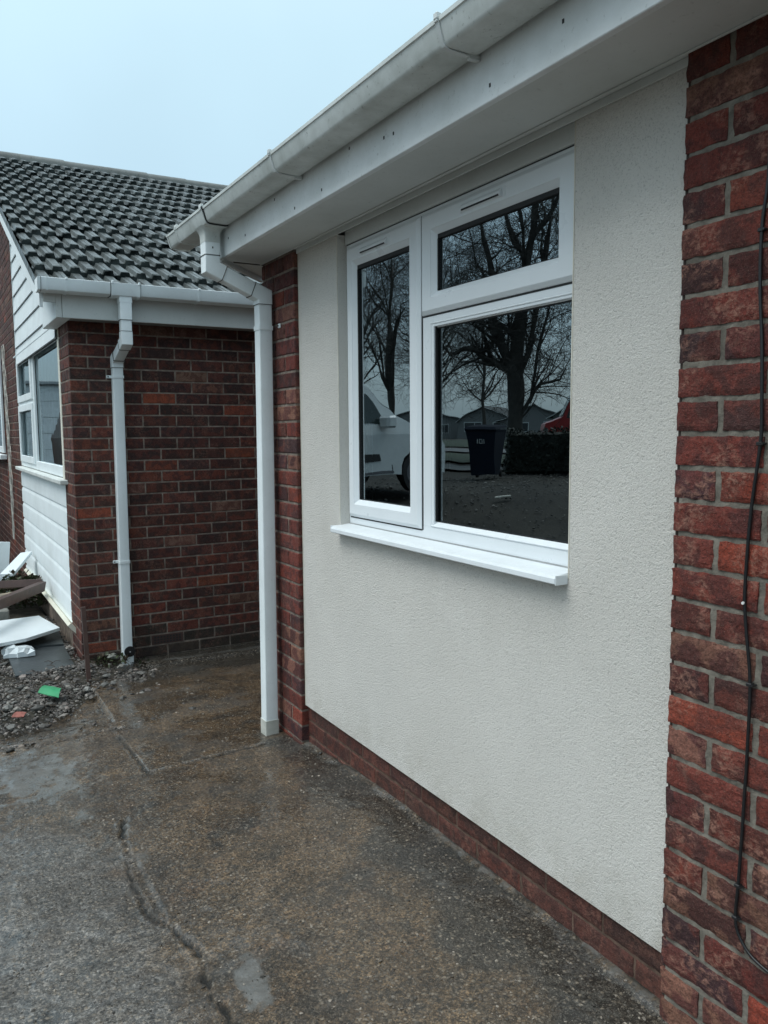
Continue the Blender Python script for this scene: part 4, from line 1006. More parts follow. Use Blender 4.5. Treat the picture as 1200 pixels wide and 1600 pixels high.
me = bpy.data.meshes.new('ground'); me.from_pydata(np.stack([A_, B_, Zt], -1).reshape(-1, 3).tolist(), [], np.stack([I[:-1, :-1], I[1:, :-1], I[1:, 1:], I[:-1, 1:]], -1).reshape(-1, 4).tolist())
me.materials.append(terr_mat()); me.polygons.foreach_set('use_smooth', [True]*len(me.polygons))
o = bpy.data.objects.new('ground', me); COL.objects.link(o); structure(o)

# gravel and rubble by the neighbour's corner
def stone(mb, p, r, rnd, c):
    base = [(0, 0, 1), (.9, 0, .35), (.28, .85, .35), (-.72, .53, .35), (-.72, -.53, .35), (.28, -.85, .35), (.72, .53, -.3), (-.28, .85, -.3), (-.9, 0, -.3), (-.28, -.85, -.3), (.72, -.53, -.3), (0, 0, -.8)]
    fc = [(0, 1, 2), (0, 2, 3), (0, 3, 4), (0, 4, 5), (0, 5, 1), (1, 6, 2), (2, 7, 3), (3, 8, 4), (4, 9, 5), (5, 10, 1), (6, 7, 2), (7, 8, 3), (8, 9, 4), (9, 10, 5), (10, 6, 1), (11, 7, 6), (11, 8, 7), (11, 9, 8), (11, 10, 9), (11, 6, 10)]
    s = (rnd.uniform(.7, 1.5), rnd.uniform(.6, 1.1), rnd.uniform(.35, .8)); E = Matrix.Rotation(rnd.uniform(0, 6.3), 3, 'Z') @ Matrix.Rotation(rnd.uniform(-.5, .5), 3, 'X')
    mb.add([Vector(p)+E @ Vector(tuple(q[i]*s[i]*r*rnd.uniform(.75, 1.2) for i in range(3))) for q in base], fc, 0, c)
M_stone = Mat('gravel_stone')
def _st(m):
    c = m.attr('Col').outputs['Color']; c = m.mix(m.mr(m.noise(60, 5, .7), .4, .7, 0, .6), c, (.03, .028, .024)); m.col(c); m.rough(.6); m.bump(m.noise(200, 4), .0012, .8)
_st(M_stone); M_stone = M_stone.m
rnd = random.Random(11); mb = MB(); cnt = 0
def gedge(x):      # front edge of the gravel
    return np.interp(x, [-.6, .27, .46, .64, .81, .97, 1.25, 1.4], [4.30, 4.41, 4.43, 4.58, 4.79, 4.86, 5.12, 5.3])
while cnt < 9000:
    x = rnd.uniform(.15, 1.3); y = rnd.uniform(4.1, 6.9)
    if x > .84 and y > Y3-.01: continue
    e_ = gedge(x)+rnd.gauss(0, .05)
    if y < e_-.02 and rnd.random() > .07: continue
    if nz(x*4, y*4, 8.8) < -.05 and rnd.random() < .65: continue
    if x > 1.0 and y > 5.25 and rnd.random() > .3: continue
    dens = 1
    if y > 5.35 and .44 < x < .80 and rnd.random() > .06: continue
    big = rnd.random(); r = rnd.uniform(.003, .007) if big < .70 else (rnd.uniform(.007, .012) if big < .965 else rnd.uniform(.013, .024))
    g = rnd.choice([.03, .045, .07, .10, .15, .26]); t = rnd.uniform(.85, 1.0); hgt = gz(x, y)-.012+.03*sstep(0, .35, y-e_)*nz(x*3, y*3, 1.5)+.02*sstep(0, .3, y-e_)*(x < .9)
    stone(mb, (x, y, max(hgt, gz(x, y)-.02)+r*.3+.01), r, rnd, (g, g*.97*t, g*.86*t)); cnt += 1
for i in range(70):
    x = rnd.uniform(.2, 1.25); y = rnd.uniform(4.35, 6.4)
    if y < gedge(x) or (x > .84 and y > Y3-.06) or (y > 5.3 and .40 < x < .82): continue
    g = rnd.choice([.10, .14, .2, .28, .08]); stone(mb, (x, y, gz(x, y)+.022), rnd.uniform(.018, .036), rnd, (g, g*.98, g*.90))
stone(mb, (1.03, 5.38, .03), .055, rnd, (.22, .23, .20)); stone(mb, (1.04, 5.20, .01), .030, rnd, (.30, .29, .26))
structure(mb.build('gravel', M_stone), 'stuff')
mb = MB()
for i in range(90):
    x = rnd.uniform(.2, 1.15); y = rnd.uniform(4.45, 5.5)
    if y < gedge(x): continue
    a_ = rnd.uniform(0, 3.14); l_ = rnd.uniform(.03, .10); z_ = gz(x, y)+.03; mb.tube([(x, y, z_), (x+math.cos(a_)*l_*.5, y+math.sin(a_)*l_*.5, z_+rnd.uniform(0, .012)), (x+math.cos(a_)*l_, y+math.sin(a_)*l_, z_)], [.0022, .0018, .001], 4)
structure(mb.build('twigs', simple('wet_twig', (.05, .035, .022), .7)), 'stuff')
# soil bed under it
mb = MB(); nn_ = 50
P = [(x, y, gz(x, y)-.012+.02*nz(x*4, y*4, 2)+.018*sstep(.0, .35, y-gedge(x))) for x in np.linspace(-.6, 1.28, nn_) for y in np.linspace(4.35, 8.6, nn_)]
mb.add(P, [(i*nn_+j, (i+1)*nn_+j, (i+1)*nn_+j+1, i*nn_+j+1) for i in range(nn_-1) for j in range(nn_-1)])
mb.v = [(x, y, z-(.06 if y < gedge(x)+.02 else 0)-(.08 if x > .84 and y > 5.44 else 0)) for x, y, z in mb.v]
structure(mb.build('soil', simple('dark_soil', (.050, .045, .035), .8, .6, 14, .3, .006), smooth=True))

def ground_z(x, y):
    i = min(max(np.searchsorted(xs, x), 1), len(xs)-1); j = min(max(np.searchsorted(ysg, y), 1), len(ysg)-1); return float(ZZ[i, j])
# scattered flecks and leaf litter on the concrete
rnd = random.Random(5); mb = MB()
for i in range(5200):
    x, y = rnd.uniform(.1, 1.48), 1.25+3.6*rnd.random()**1.7
    if x < .775 and y > 4.4: continue
    g = rnd.choice([.025, .035, .05, .06, .09, .12, .16, .22, .34]); r_ = rnd.uniform(.0018, .0036) if rnd.random() < .85 else rnd.uniform(.0036, .0062); stone(mb, (x, y, ground_z(x, y)+r_*.05), r_, rnd, (g, g*.86, g*.70))
for x, y, r in ((1.505-.02, 3.16, .013), (.98, 4.62, .012), (.93, 4.58, .010), (1.05, 4.66, .013)): stone(mb, (x, y, ground_z(x, y)+.004), r, rnd, (.03, .028, .024))
structure(mb.build('grit', M_stone), 'stuff')
# weeds and leaves at the foot of the downpipe
M_leaf = simple('weed_leaf', (.035, .05, .018), .6, .5, 30)
M_dead = simple('dead_leaf', (.05, .035, .02), .7, .5, 30)
def leaf_clump(mb, x, y, z, n, rad, size, rnd, m=0, hgt=.05):
    for i in range(n):
        a = rnd.uniform(0, 6.3); r = rad*math.sqrt(rnd.random()); p = Vector((x+math.cos(a)*r, y+math.sin(a)*r, z+rnd.uniform(0, hgt)*(1-r/rad*.6)))
        d = Vector((rnd.uniform(-1, 1), rnd.uniform(-1, 1), rnd.uniform(-.1, .9))).normalized(); s = size*rnd.uniform(.5, 1.3); sd_ = d.cross(Vector((rnd.random(), rnd.random(), 1))).normalized()*s*.35
        mb.add([p, p+d*s*.5+sd_+Vector((0, 0, s*.08)), p+d*s, p+d*s*.5-sd_], [(0, 1, 2, 3)], m if rnd.random() < .6 else 1-m)
rnd = random.Random(4); mb = MB()
leaf_clump(mb, 1.0, 5.33, -.0, 170, .13, .030, rnd, 0, .06); leaf_clump(mb, 1.22, 5.36, -.05, 90, .10, .026, rnd, 1, .04)
tag(mb.build('weeds', [M_leaf, M_dead]), 'low dark weeds and dead leaves round the foot of the far downpipe', 'weeds')
mb = MB(); leaf_clump(mb, .66, 7.45, .05, 1500, .30, .05, rnd, 0, .30)
tag(mb.build('shrub', [M_leaf, M_dead]), 'dark scrubby bush behind the dumped boards by the white cladding', 'shrub')

# ---------------------------------------------------------------- dumped boards and debris
M_board = upvc_mat('scrap_white_board', (.72, .78, .80), .12, .35, 6)
M_slate = simple('wet_slate', (.035, .042, .045), .35, .35, 9, .6, .002)
M_brown = simple('brown_timber', (.075, .042, .034), .45, .25, 20, .5, .001)
def prism(mb, pts, t, m=0):
    n = len(pts); mb.add([tuple(p) for p in pts]+[(p[0], p[1], p[2]-t) for p in pts], [list(range(n)), list(range(n, 2*n))[::-1]]+[(i, n+i, n+(i+1) % n, (i+1) % n) for i in range(n)], m)
mb = MB(); prism(mb, [(.33, 6.42, .135), (.712, 6.50, .125), (.800, 6.07, .112), (.555, 5.84, .118), (.33, 5.74, .125)], .022)
mb.box(.36, .385, 6.02, 6.06, .1262, .1275, 1)
tag(mb.build('white_board', [M_board, M_gap]), 'flat white plastic board lying on the dark slabs beside the cladding', 'board')
mb = MB(); prism(mb, [(.56, 6.42, .045), (.825, 6.37, .035), (.80, 5.905, .030), (.43, 5.96, .040)], .028)
tag(mb.build('paving_slab', M_slate), 'dark wet slab half under the flat white board', 'slab', 'dark slabs by the cladding')
mb = MB(); prism(mb, [(.43, 5.945, .032), (.800, 5.890, .020), (.785, 5.33, .012), (.43, 5.29, .022)], .028)
tag(mb.build('paving_slab', M_slate), 'dark wet slab nearest the camera, at the edge of the gravel', 'slab', 'dark slabs by the cladding')
# crumpled white packaging
rnd = random.Random(8); mb = MB(); P = []; 
for i in range(7):
    for j in range(6):
        u = i/6; v = j/5; P.append((.405+.175*u+rnd.uniform(-.014, .014), 5.70+.17*v+rnd.uniform(-.016, .016), .045+.046*math.sin(math.pi*min(1, max(0, v*.9+.05)))**.5*(.45+.55*math.sin(math.pi*min(1, u*1.1+.05))**.6)+rnd.uniform(-.014, .014)))
mb.add(P, [(i*6+j, (i+1)*6+j, (i+1)*6+j+1, i*6+j+1) for i in range(6) for j in range(5)])
mb.add([(p[0], p[1], .03) for p in P], [(i*6+j, i*6+j+1, (i+1)*6+j+1, (i+1)*6+j) for i in range(6) for j in range(5)])
for e_ in ([0*6+j for j in range(6)], [6*6+j for j in range(6)], [i*6 for i in range(7)], [i*6+5 for i in range(7)]):
    vs = [P[q] for q in e_]+[(P[q][0], P[q][1], .03) for q in e_]; k = len(e_); mb.add(vs, [(a, a+1, k+a+1, k+a) for a in range(k-1)])
tag(mb.build('plastic_sack', simple('white_sack', (.62, .68, .70), .4, .1)), 'small crumpled white plastic sack at the edge of the white board', 'sack')
# brown L-shaped frame: two timber bars
fr = thing('timber_frame', 'broken brown window frame corner lying across the debris pile', 'frame', (.7, 6.6, .28))
def FP(o): o.parent = fr; o.matrix_parent_inverse = Matrix.Translation(-fr.location); return o
mb = MB(); mb.sweep([(.24, 5.95, .30), (.792, 6.86, .285)], rsec(.022, .040, .004), (0.2, 0, 1)); FP(mb.build('frame_rail', M_brown))
mb = MB(); mb.sweep([(.30, 7.02, .31), (.792, 6.87, .310)], rsec(.022, .030, .004), (0, .3, 1)); FP(mb.build('frame_rail', M_brown))
mb = MB(); prism(mb, [(.538, 7.57, .30), (.745, 7.95, .42), (.824, 7.79, .45), (.633, 7.51, .30)], .03)
tag(mb.build('cladding_offcut', M_board), 'white cladding offcut leaning against the bottom of the siding', 'board')
mb = MB(); xf = Matrix.Translation((.52, 8.17, .02)) @ Matrix.Rotation(R(6), 4, 'Y') @ Matrix.Rotation(R(-8), 4, 'X')
mb.box(-.16, .115, -.02, .02, 0, .49, 0, .004, xf=xf)
tag(mb.build('door_panel', M_board), 'upright white panel standing at the left edge behind the debris', 'panel')
mb = MB(); mb.box(.28, .52, 6.62, 6.80, .02, .17, 0, .01); mb.box(.30, .53, 6.70, 6.86, .171, .235, 0, .008)
tag(mb.build('concrete_block', simple('grey_block', (.22, .22, .20), .85, .25, 20, .3, .003)), 'grey blocks stacked under the brown frame', 'block')
mb = MB(); xf = Matrix.Translation((.40, 6.95, .20)) @ Matrix.Rotation(R(25), 4, 'Z'); mb.box(-.2, .25, -.05, .05, 0, .022, 0, .003, xf=xf)
tag(mb.build('wood_plank', simple('pale_wood', (.34, .29, .21), .7, .25, 15)), 'pale wooden offcut under the brown frame', 'plank')
# brown stake
mb = MB(); zst = gz(.80, 4.95)-.03
mb.sweep([(.806, 4.97, zst), (.798, 5.02, .46)], [(-.0125, -.010), (.0125, -.010), (.0125, .010), (-.0125, .010)], (0, 1, 0))
tag(mb.build('stake', M_brown), 'thin brown timber stake standing in the gravel by the wall corner', 'stake')
# green and pink scraps
def scrap(name, corners, mat, lab, cat, bend=.01):
    mb = MB(); n = 6; P = []
    a, b, c, d = [Vector(q) for q in corners]
    for i in range(n+1):
        for j in range(n+1):
            u, v = i/n, j/n; p = (a*(1-u)+b*u)*(1-v)+(d*(1-u)+c*u)*v; p.z += bend*math.sin(u*3.1)+nz(u*3, v*3, 1)*.004; P.append(p)
    N_ = (n+1)**2; mb.add(P+[p-Vector((0, 0, .003)) for p in P], [(i*(n+1)+j, (i+1)*(n+1)+j, (i+1)*(n+1)+j+1, i*(n+1)+j+1) for i in range(n) for j in range(n)]+[(N_+i*(n+1)+j, N_+i*(n+1)+j+1, N_+(i+1)*(n+1)+j+1, N_+(i+1)*(n+1)+j) for i in range(n) for j in range(n)])
    tag(mb.build(name, mat, smooth=True), lab, cat)
scrap('plastic_scrap', [(.500, 4.80, .045), (.545, 4.87, .060), (.622, 4.77, .058), (.590, 4.66, .040)], simple('green_plastic', (.02, .26, .10), .45, .15), 'bright green plastic scrap lying on the gravel', 'scrap')
scrap('brick_scrap', [(.335, 4.49, .030), (.365, 4.54, .038), (.415, 4.51, .036), (.39, 4.46, .030)], simple('pink_scrap', (.26, .09, .07), .8, .3, 30), 'pinkish brick fragment at the edge of the gravel', 'scrap', .006)

# ================================================================== WHAT THE WINDOW REFLECTS (street side)
M_bark = simple('bark', (.035, .032, .028), .9, .3, 8)
def branches(mb, p, d, L, r, depth, rnd, droop=.0, maxd=5, spread=.75, dens=1.0):
    n = 4 if depth < 3 else 3; pts = [Vector(p)]; dd = Vector(d).normalized()
    for i in range(n):
        dd = (dd+Vector((rnd.uniform(-1, 1), rnd.uniform(-1, 1), rnd.uniform(-.6, .8)))*.24+Vector((0, 0, -droop*(depth > 2)))).normalized(); pts.append(pts[-1]+dd*(L/n))
    rad = [max(.004, r*(1-.6*i/n)) for i in range(n+1)]
    mb.tube(pts, rad, 6 if depth < 2 else (4 if depth < 3 else 3), cap=False)
    if depth >= maxd: return
    k = max(1, int(round((4 if depth < 2 else 4.6)*dens)))
    for i in range(k):
        t = rnd.uniform(.25, 1) if depth else rnd.uniform(.35, 1); j = min(n-1, int(t*n)); q = pts[j].lerp(pts[j+1], t*n-j)
        ax = (pts[j+1]-pts[j]).normalized(); s = Vector((rnd.uniform(-1, 1), rnd.uniform(-1, 1), rnd.uniform(-.7, .9))); s = (s-ax*s.dot(ax)).normalized()
        nd = (ax*(1-spread*.5)+s*spread).normalized(); branches(mb, q, nd, L*rnd.uniform(.5, .78), rad[j]*rnd.uniform(.42, .62), depth+1, rnd, droop, maxd, spread, dens)
TB = Vector((-12.65, 19.41, 0)); SR = Vector((-.78, -.62, 0)); SD = Vector((-.62, .78, 0))   # sideways / away as the glass shows it
def tp(px, py, dep=0): return TB+SR*((px-798)*.0205)+SD*dep+Vector((0, 0, 1.5+(674-py)*.0206))
tree = thing('bare_tree', 'big bare winter tree with a thick trunk mirrored in the large window pane', 'tree', (TB.x, TB.y, .4))
rnd = random.Random(21); mb = MB()
def limb(pts, r0, r1, kids=3, dep=0, m=mb, L=2.2):
    P = [tp(x, y, dep*i/len(pts)) for i, (x, y) in enumerate(pts)]; n = len(P); r0 *= 1.45; r1 *= 1.3; rr = [r0+(r1-r0)*i/(n-1) for i in range(n)]
    m.tube(P, rr, 9, cap=False)
    for i in range(1, n):
        for k in range(kids):
            t = rnd.random(); q = P[i-1].lerp(P[i], t); ax = (P[i]-P[i-1]).normalized(); s = Vector((rnd.uniform(-1, 1), rnd.uniform(-1, 1), rnd.uniform(-.5, .9))).normalized()
            branches(m, q, (ax*.5+s).normalized(), L*rnd.uniform(.5, 1.1), min(rr[i]*.45, .05), 2, rnd, .08, 5, .8, .85)
tk = MB(); tk.tube([tp(799, 745), tp(799, 700), tp(800, 640), tp(799, 590), tp(803, 540), tp(812, 480), tp(820, 430), tp(828, 380), tp(832, 300), tp(836, 240)], [.36, .29, .25, .26, .22, .175, .15, .12, .09, .07], 12)
o = tk.build('trunk', M_bark, tree, smooth=True); o.matrix_parent_inverse = Matrix.Translation(-tree.location)
limb([(796, 588), (775, 576), (760, 568), (745, 556), (725, 552), (700, 557), (688, 540)], .10, .03, 3, .8)
limb([(792, 578), (778, 548), (770, 515), (765, 490), (768, 460), (762, 420), (750, 370), (745, 320)], .10, .03, 3, -.7)
limb([(802, 540), (787, 527), (772, 515), (755, 515), (738, 502), (725, 490), (712, 465)], .07, .025, 3, .5)
limb([(806, 590), (822, 560), (830, 520), (838, 470), (845, 430), (850, 370), (856, 310)], .08, .03, 3, .8)
limb([(803, 665), (812, 645), (822, 628), (832, 612), (840, 606), (852, 604), (868, 600), (880, 582)], .055, .02, 3, -.5)
limb([(824, 625), (830, 590), (843, 540), (852, 500), (858, 450), (868, 400)], .045, .02, 3, .3)
limb([(818, 440), (800, 400), (785, 350), (770, 300), (760, 250)], .07, .03, 3, .5)
limb([(826, 400), (850, 360), (870, 320), (890, 280)], .06, .03, 3, -.5)
limb([(830, 330), (815, 290), (800, 250), (790, 200)], .05, .02, 3, .4)
limb([(812, 480), (812, 420), (805, 360), (800, 300), (805, 240)], .05, .02, 3, -1.2)
o = mb.build('crown', M_bark, tree); o.matrix_parent_inverse = Matrix.Translation(-tree.location)
# more bare trees: two kinds, copied
def gen_tree(seed, H, r, dens=.80):
    rn = random.Random(seed); tk = MB(); cr = MB(); pts = [Vector((0, 0, -.3))]
    for i in range(6): pts.append(pts[-1]+Vector((rn.uniform(-.12, .12), rn.uniform(-.12, .12), H*.15)))
    rad = [r*(1-.13*i) for i in range(7)]; tk.tube(pts, rad, 9)
    for i in range(2, 7):
        for k in range(4 if i < 6 else 5):
            a = rn.uniform(0, 6.3); branches(cr, pts[i], (math.cos(a)*.8, math.sin(a)*.8, rn.uniform(.5, 1.5)), H*rn.uniform(.22, .34), rad[i]*.5, 1, rn, .03, 5, .75, dens)
    return tk, cr
protos = []
spots = [('slender bare tree mirrored in the narrow left pane above the white car', -11.8, 25.4, 9, .16, 3, 0),
         ('bare tree mirrored at the left of the top window pane', -45, 72, 17, .2, 5, 0),
         ('bare tree at the right edge of the mirrored view, dense with twigs', -18.0, 20.5, 12, .2, 9, 0),
         ('distant bare tree behind the mirrored bungalow', -26, 44, 13, .2, 3, 2.1),
         ('distant bare tree mirrored left of the bungalow gable', -28, 60, 13, .2, 5, 1.0),
         ('bare tree far down the street in the mirrored view', -14.0, 33, 11, .2, 9, 4.0)]
spots += [('hazy bare tree mirrored just left of the slender tree in the narrow pane', -24.5, 52.5, 16, .2, 9, 1.3), ('hazy bare tree mirrored just right of the slender tree in the narrow pane', -30.0, 50.0, 15, .2, 5, 2.6), ('hazy bare tree mirrored behind the pale bungalow gable', -47.0, 66.0, 15, .2, 9, 5.0)]
src = {}
for lab, x, y, H, r, seed, rz in spots:
    t = thing('bare_tree', lab, 'tree', (x, y, gz(x, y)-.1), rz, 'bare trees across the street')
    if seed not in src:
        tk, cr = gen_tree(seed, 12, .2); a = tk.build('trunk', M_bark, t, smooth=True); b = cr.build('crown', M_bark, t); src[seed] = (a, b)
    else:
        for q in src[seed]: c = q.copy(); COL.objects.link(c); c.parent = t
    t.scale = (H/12,)*3
# distant tree line
rnd = random.Random(2)
# houses across the street
M_hwall = simple('bungalow_wall', (.15, .155, .155), .8); M_hroof = simple('bungalow_roof', (.022, .025, .026), .8); M_hglass = simple('dark_window', (.03, .035, .04), .2)
M_hwood = simple('white_boards', (.42, .44, .44), .6)
def bungalow(lab, x, y, rz, w=7, d=9, mat=M_hwall):
    h = thing('bungalow', lab, 'house', (x, y, gz(x, y)-.05), rz, 'bungalows across the street')
    mb = MB(); mb.box(-w/2, w/2, 0, d, 0, 2.4); mb.add([(-w/2, 0, 2.4), (w/2, 0, 2.4), (0, 0, 4.2), (-w/2, d, 2.4), (w/2, d, 2.4), (0, d, 4.2)], [(0, 1, 2), (3, 5, 4)]); mb.build('wall', mat, h)
    mb = MB()
    for s in (-1, 1): mb.add([(s*(w/2+.4), -.3, 2.2), (0, -.3, 4.35), (0, d+.3, 4.35), (s*(w/2+.4), d+.3, 2.2), (s*(w/2+.4), -.3, 2.1), (0, -.3, 4.2), (0, d+.3, 4.2), (s*(w/2+.4), d+.3, 2.1)], [(0, 1, 2, 3), (4, 5, 6, 7), (0, 1, 5, 4), (2, 3, 7, 6), (0, 3, 7, 4)])
    mb.build('roof', M_hroof, h)
    for s in (-1, 1):
        mb = MB(); mb.sweep([(s*(w/2+.4), -.34, 2.12), (0, -.34, 4.28)], rsec(.03, .09, .01), (0, 1, 0)); mb.build('barge_board', M_hwood, h)
    for cx, ww in ((-w*.25, 1.5), (w*.2, 2.2)):
        mb = MB(); mb.box(cx-ww/2, cx+ww/2, -.05, -.01, .9, 2.1, 0, .01); f_ = mb.build('window', M_hwood, h)
        mb = MB(); mb.box(cx-ww/2+.1, cx-.04, -.07, -.051, 1.0, 2.0); mb.box(cx+.04, cx+ww/2-.1, -.07, -.051, 1.0, 2.0); mb.build('pane', M_hglass, f_)
    return h
def face(x, y): return math.atan2(y-2, x-1.5)-math.pi/2
for lab, x, y, w in (('pale gabled bungalow mirrored in the middle of the window', -61.0, 84.5, 7.0), ('blue-grey gabled bungalow mirrored at the right of the window', -53.0, 58.0, 6.5), ('dark roofed bungalow mirrored left of the pale gable', -57.0, 94, 14), ('bungalow behind the big mirrored tree trunk', -64, 78.5, 9)):
    bungalow(lab, x, y, face(x, y)+(.25 if w < 8 else 0), w)
# hedge
rnd = random.Random(17); hd = MB(); hx, hy = -9.55, 14.15; ax = Vector((-.80, -.60, 0)); ay = Vector((-.6, .8, 0))
for i in range(5200):
    u = rnd.uniform(-1.15, 1.7); v = rnd.uniform(-.45, .45); z = rnd.uniform(0, 1.0)
    if rnd.random() < .6: v = -.45 if rnd.random() < .7 else .45; v += rnd.uniform(-.06, .06)
    p = Vector((hx, hy, gz(hx, hy)))+ax*u+ay*v+Vector((0, 0, z+.05*math.sin(u*5))); d = Vector((rnd.uniform(-1, 1), rnd.uniform(-1, 1), rnd.uniform(-.5, 1))).normalized(); s = rnd.uniform(.04, .09); q = d.cross(Vector((.3, rnd.random(), 1))).normalized()*s*.4
    hd.add([p, p+d*s*.5+q, p+d*s, p+d*s*.5-q], [(0, 1, 2, 3)])
hd.box(-1.1, 1.65, -.38, .38, 0, .93, 0, .05, xf=Matrix.Translation((hx, hy, gz(hx, hy))) @ Matrix(((ax.x, ay.x, 0, 0), (ax.y, ay.y, 0, 0), (0, 0, 1, 0), (0, 0, 0, 1))))
tag(hd.build('hedge', simple('hedge_leaf', (.008, .012, .007), .7, .4, 20)), 'low dark clipped hedge in front of the big mirrored tree', 'hedge')
# wheelie bin
bn = thing('wheelie_bin', 'dark wheelie bin with white painted number mirrored in the large pane', 'bin', (-7.16, 13.54, gz(-7.16, 13.54)), face(-7.16, 13.54)+.25)
M_bin = simple('bin_plastic', (.005, .008, .015), .85, spec=.15)
mb = MB()
rings = [(.23, .27, .08), (.25, .30, .5), (.29, .355, .98), (.30, .37, 1.0), (.30, .37, 1.02)]
vs = [(sx*a, sy*b, z) for a, b, z in rings for sx, sy in ((-1, -1), (1, -1), (1, 1), (-1, 1))]
mb.add(vs, [(i*4+j, i*4+(j+1) % 4, i*4+4+(j+1) % 4, i*4+4+j) for i in range(4) for j in range(4)]+[(3, 2, 1, 0)]); mb.build('bin_body', M_bin, bn)
mb = MB(); mb.add([(-.31, -.39, 1.02), (.31, -.39, 1.02), (.31, .36, 1.07), (-.31, .36, 1.07), (-.28, -.34, 1.07), (.28, -.34, 1.07), (.28, .34, 1.11), (-.28, .34, 1.11)], [(0, 1, 5, 4), (1, 2, 6, 5), (2, 3, 7, 6), (3, 0, 4, 7), (4, 5, 6, 7), (3, 2, 1, 0)]); mb.build('lid', M_bin, bn)
for s in (-1, 1):
    mb = MB(); mb.tube([(s*.20, .30, .10), (s*.26, .30, .10)], .10, 16); mb.build('wheel', M_dark, bn)
mb = MB()      # digits 101
dg = lambda x, z, w, h: mb.box(x*.75, (x+w)*.75, -.335, -.30, .20+z*.75, .20+(z+h)*.75)
for x0 in (-.10, .09): dg(x0, .70, .02, .13)
dg(-.045, .70, .02, .13); dg(.035, .70, .02, .13); dg(-.045, .70, .09, .02); dg(-.045, .81, .09, .02)
mb.v = [(x, y-.008, z) for x, y, z in mb.v]; mb.build('house_number', simple('white_paint', (.30, .31, .31), .7), bn)

# white parked car (seen only in the narrow pane)
M_paint = simple('white_car_paint', (.52, .54, .54), .25, .03); M_tyre = simple('tyre', (.015, .015, .016), .8); M_rim = simple('rim', (.10, .10, .11), .4); M_carglass = simple('car_glass', (.02, .03, .03), .08)
car = thing('parked_car', 'white parked people carrier mirrored in the narrow left window pane', 'car', (-3.55, 12.4, gz(-3.3, 12.0)+.0), 0)
def car_build(car):
    # x forward, y to the left, z up
    prof = [(-2.1, .35), (-2.15, .9), (-2.0, 1.35), (-1.7, 1.68), (-.9, 1.78), (.1, 1.76), (.55, 1.62), (1.05, 1.22), (1.35, 1.10), (1.95, .93), (2.12, .72), (2.15, .35)]
    base = [(2.15, .28)]
    for cx in (1.52, -1.35):
        for i in range(9): a = math.pi*i/8; base.append((cx+.37*math.cos(a), .28+.37*math.sin(a)*1.05))
    base.append((-2.1, .28))
    out_ = prof+base[:]
    ringsy = [(-.86, 0), (-.89, 1)]
    def yy(z): return .90-.16*max(0, (z-.95))/.8
    n = len(out_); mb = MB()
    L_ = [(x, yy(z), z) for x, z in out_]; R_ = [(x, -yy(z), z) for x, z in out_]
    import mathutils
    tri = mathutils.geometry.tessellate_polygon([[Vector((x, z, 0)) for x, z in out_]])
    mb.add(L_+R_, [tuple(t) for t in tri]+[tuple(n+i for i in t[::-1]) for t in tri]+[(i, (i+1) % n, n+(i+1) % n, n+i) for i in range(n)])
    mb.build('body', M_paint, car)
    for s in (1, -1):
        def pan(pts, name='side_window', mat=M_carglass, off=.006, par=None):
            m2 = MB(); k = len(pts); m2.add([(x, s*(yy(z)+off), z) for x, z in pts]+[(x, s*(yy(z)-.01), z) for x, z in pts], [list(range(k))]+[(i, (i+1) % k, k+(i+1) % k, k+i) for i in range(k)]); return m2.build(name, mat, par or car)
        pan([(-.1, 1.08), (.95, 1.08), (.62, 1.42), (.38, 1.62), (-.05, 1.66)]); pan([(-1.1, 1.08), (-.2, 1.08), (-.15, 1.66), (-.95, 1.67)]); pan([(-1.8, 1.12), (-1.2, 1.08), (-1.05, 1.66), (-1.6, 1.58)])
        pan([(-1.0, .50), (.75, .50), (.70, .62), (-1.0, .62)], 'side_strip', M_dark, .012); pan([(.98, .34), (.995, .34), (.995, 1.06), (.98, 1.06)], 'door_seam', M_dark, .003); pan([(-.15, .34), (-.135, .34), (-.135, 1.06), (-.15, 1.06)], 'door_seam', M_dark, .003); pan([(-1.0, .30), (1.0, .30), (1.0, .34), (-1.0, .34)], 'sill_strip', M_rim, .015); pan([(-.25, .96), (-.08, .96), (-.08, 1.0), (-.25, 1.0)], 'door_handle', M_dark, .02)
        for cx in (1.52, -1.35):
            m2 = MB(); m2.tube([(cx, s*.70, .31), (cx, s*.89, .31)], .31, 24); w_ = m2.build('wheel', M_tyre, car); m2 = MB(); m2.tube([(cx, s*.85, .31), (cx, s*.895, .31)], .2, 18); m2.build('rim', M_rim, w_)
        m2 = MB(); m2.box(.72, .92, s*.90, s*1.10, 1.02, 1.20, 0, .03); m2.build('wing_mirror', M_paint, car)
        m2 = MB(); m2.box(1.90, 2.13, s*.55, s*.84, .70, .88, 0, .03); m2.build('headlight', M_rim, car)
    m2 = MB(); m2.add([(.60, -.70, 1.61), (.60, .70, 1.61), (1.06, .80, 1.235), (1.06, -.80, 1.235)], [(0, 1, 2, 3)]); m2.v = [(x+.01, y, z+.012) for x, y, z in m2.v]; m2.build('windscreen', M_carglass, car)
car_build(car)
CARDIR = Vector((-.985, .17, 0)); car.rotation_euler = (0, 0, math.atan2(CARDIR.y, CARDIR.x))
NOSE = Vector((-4.20, 11.75, 0)); car.location = NOSE-CARDIR*2.15+Vector((0, 0, gz(-3.6, 11.5)+.03))
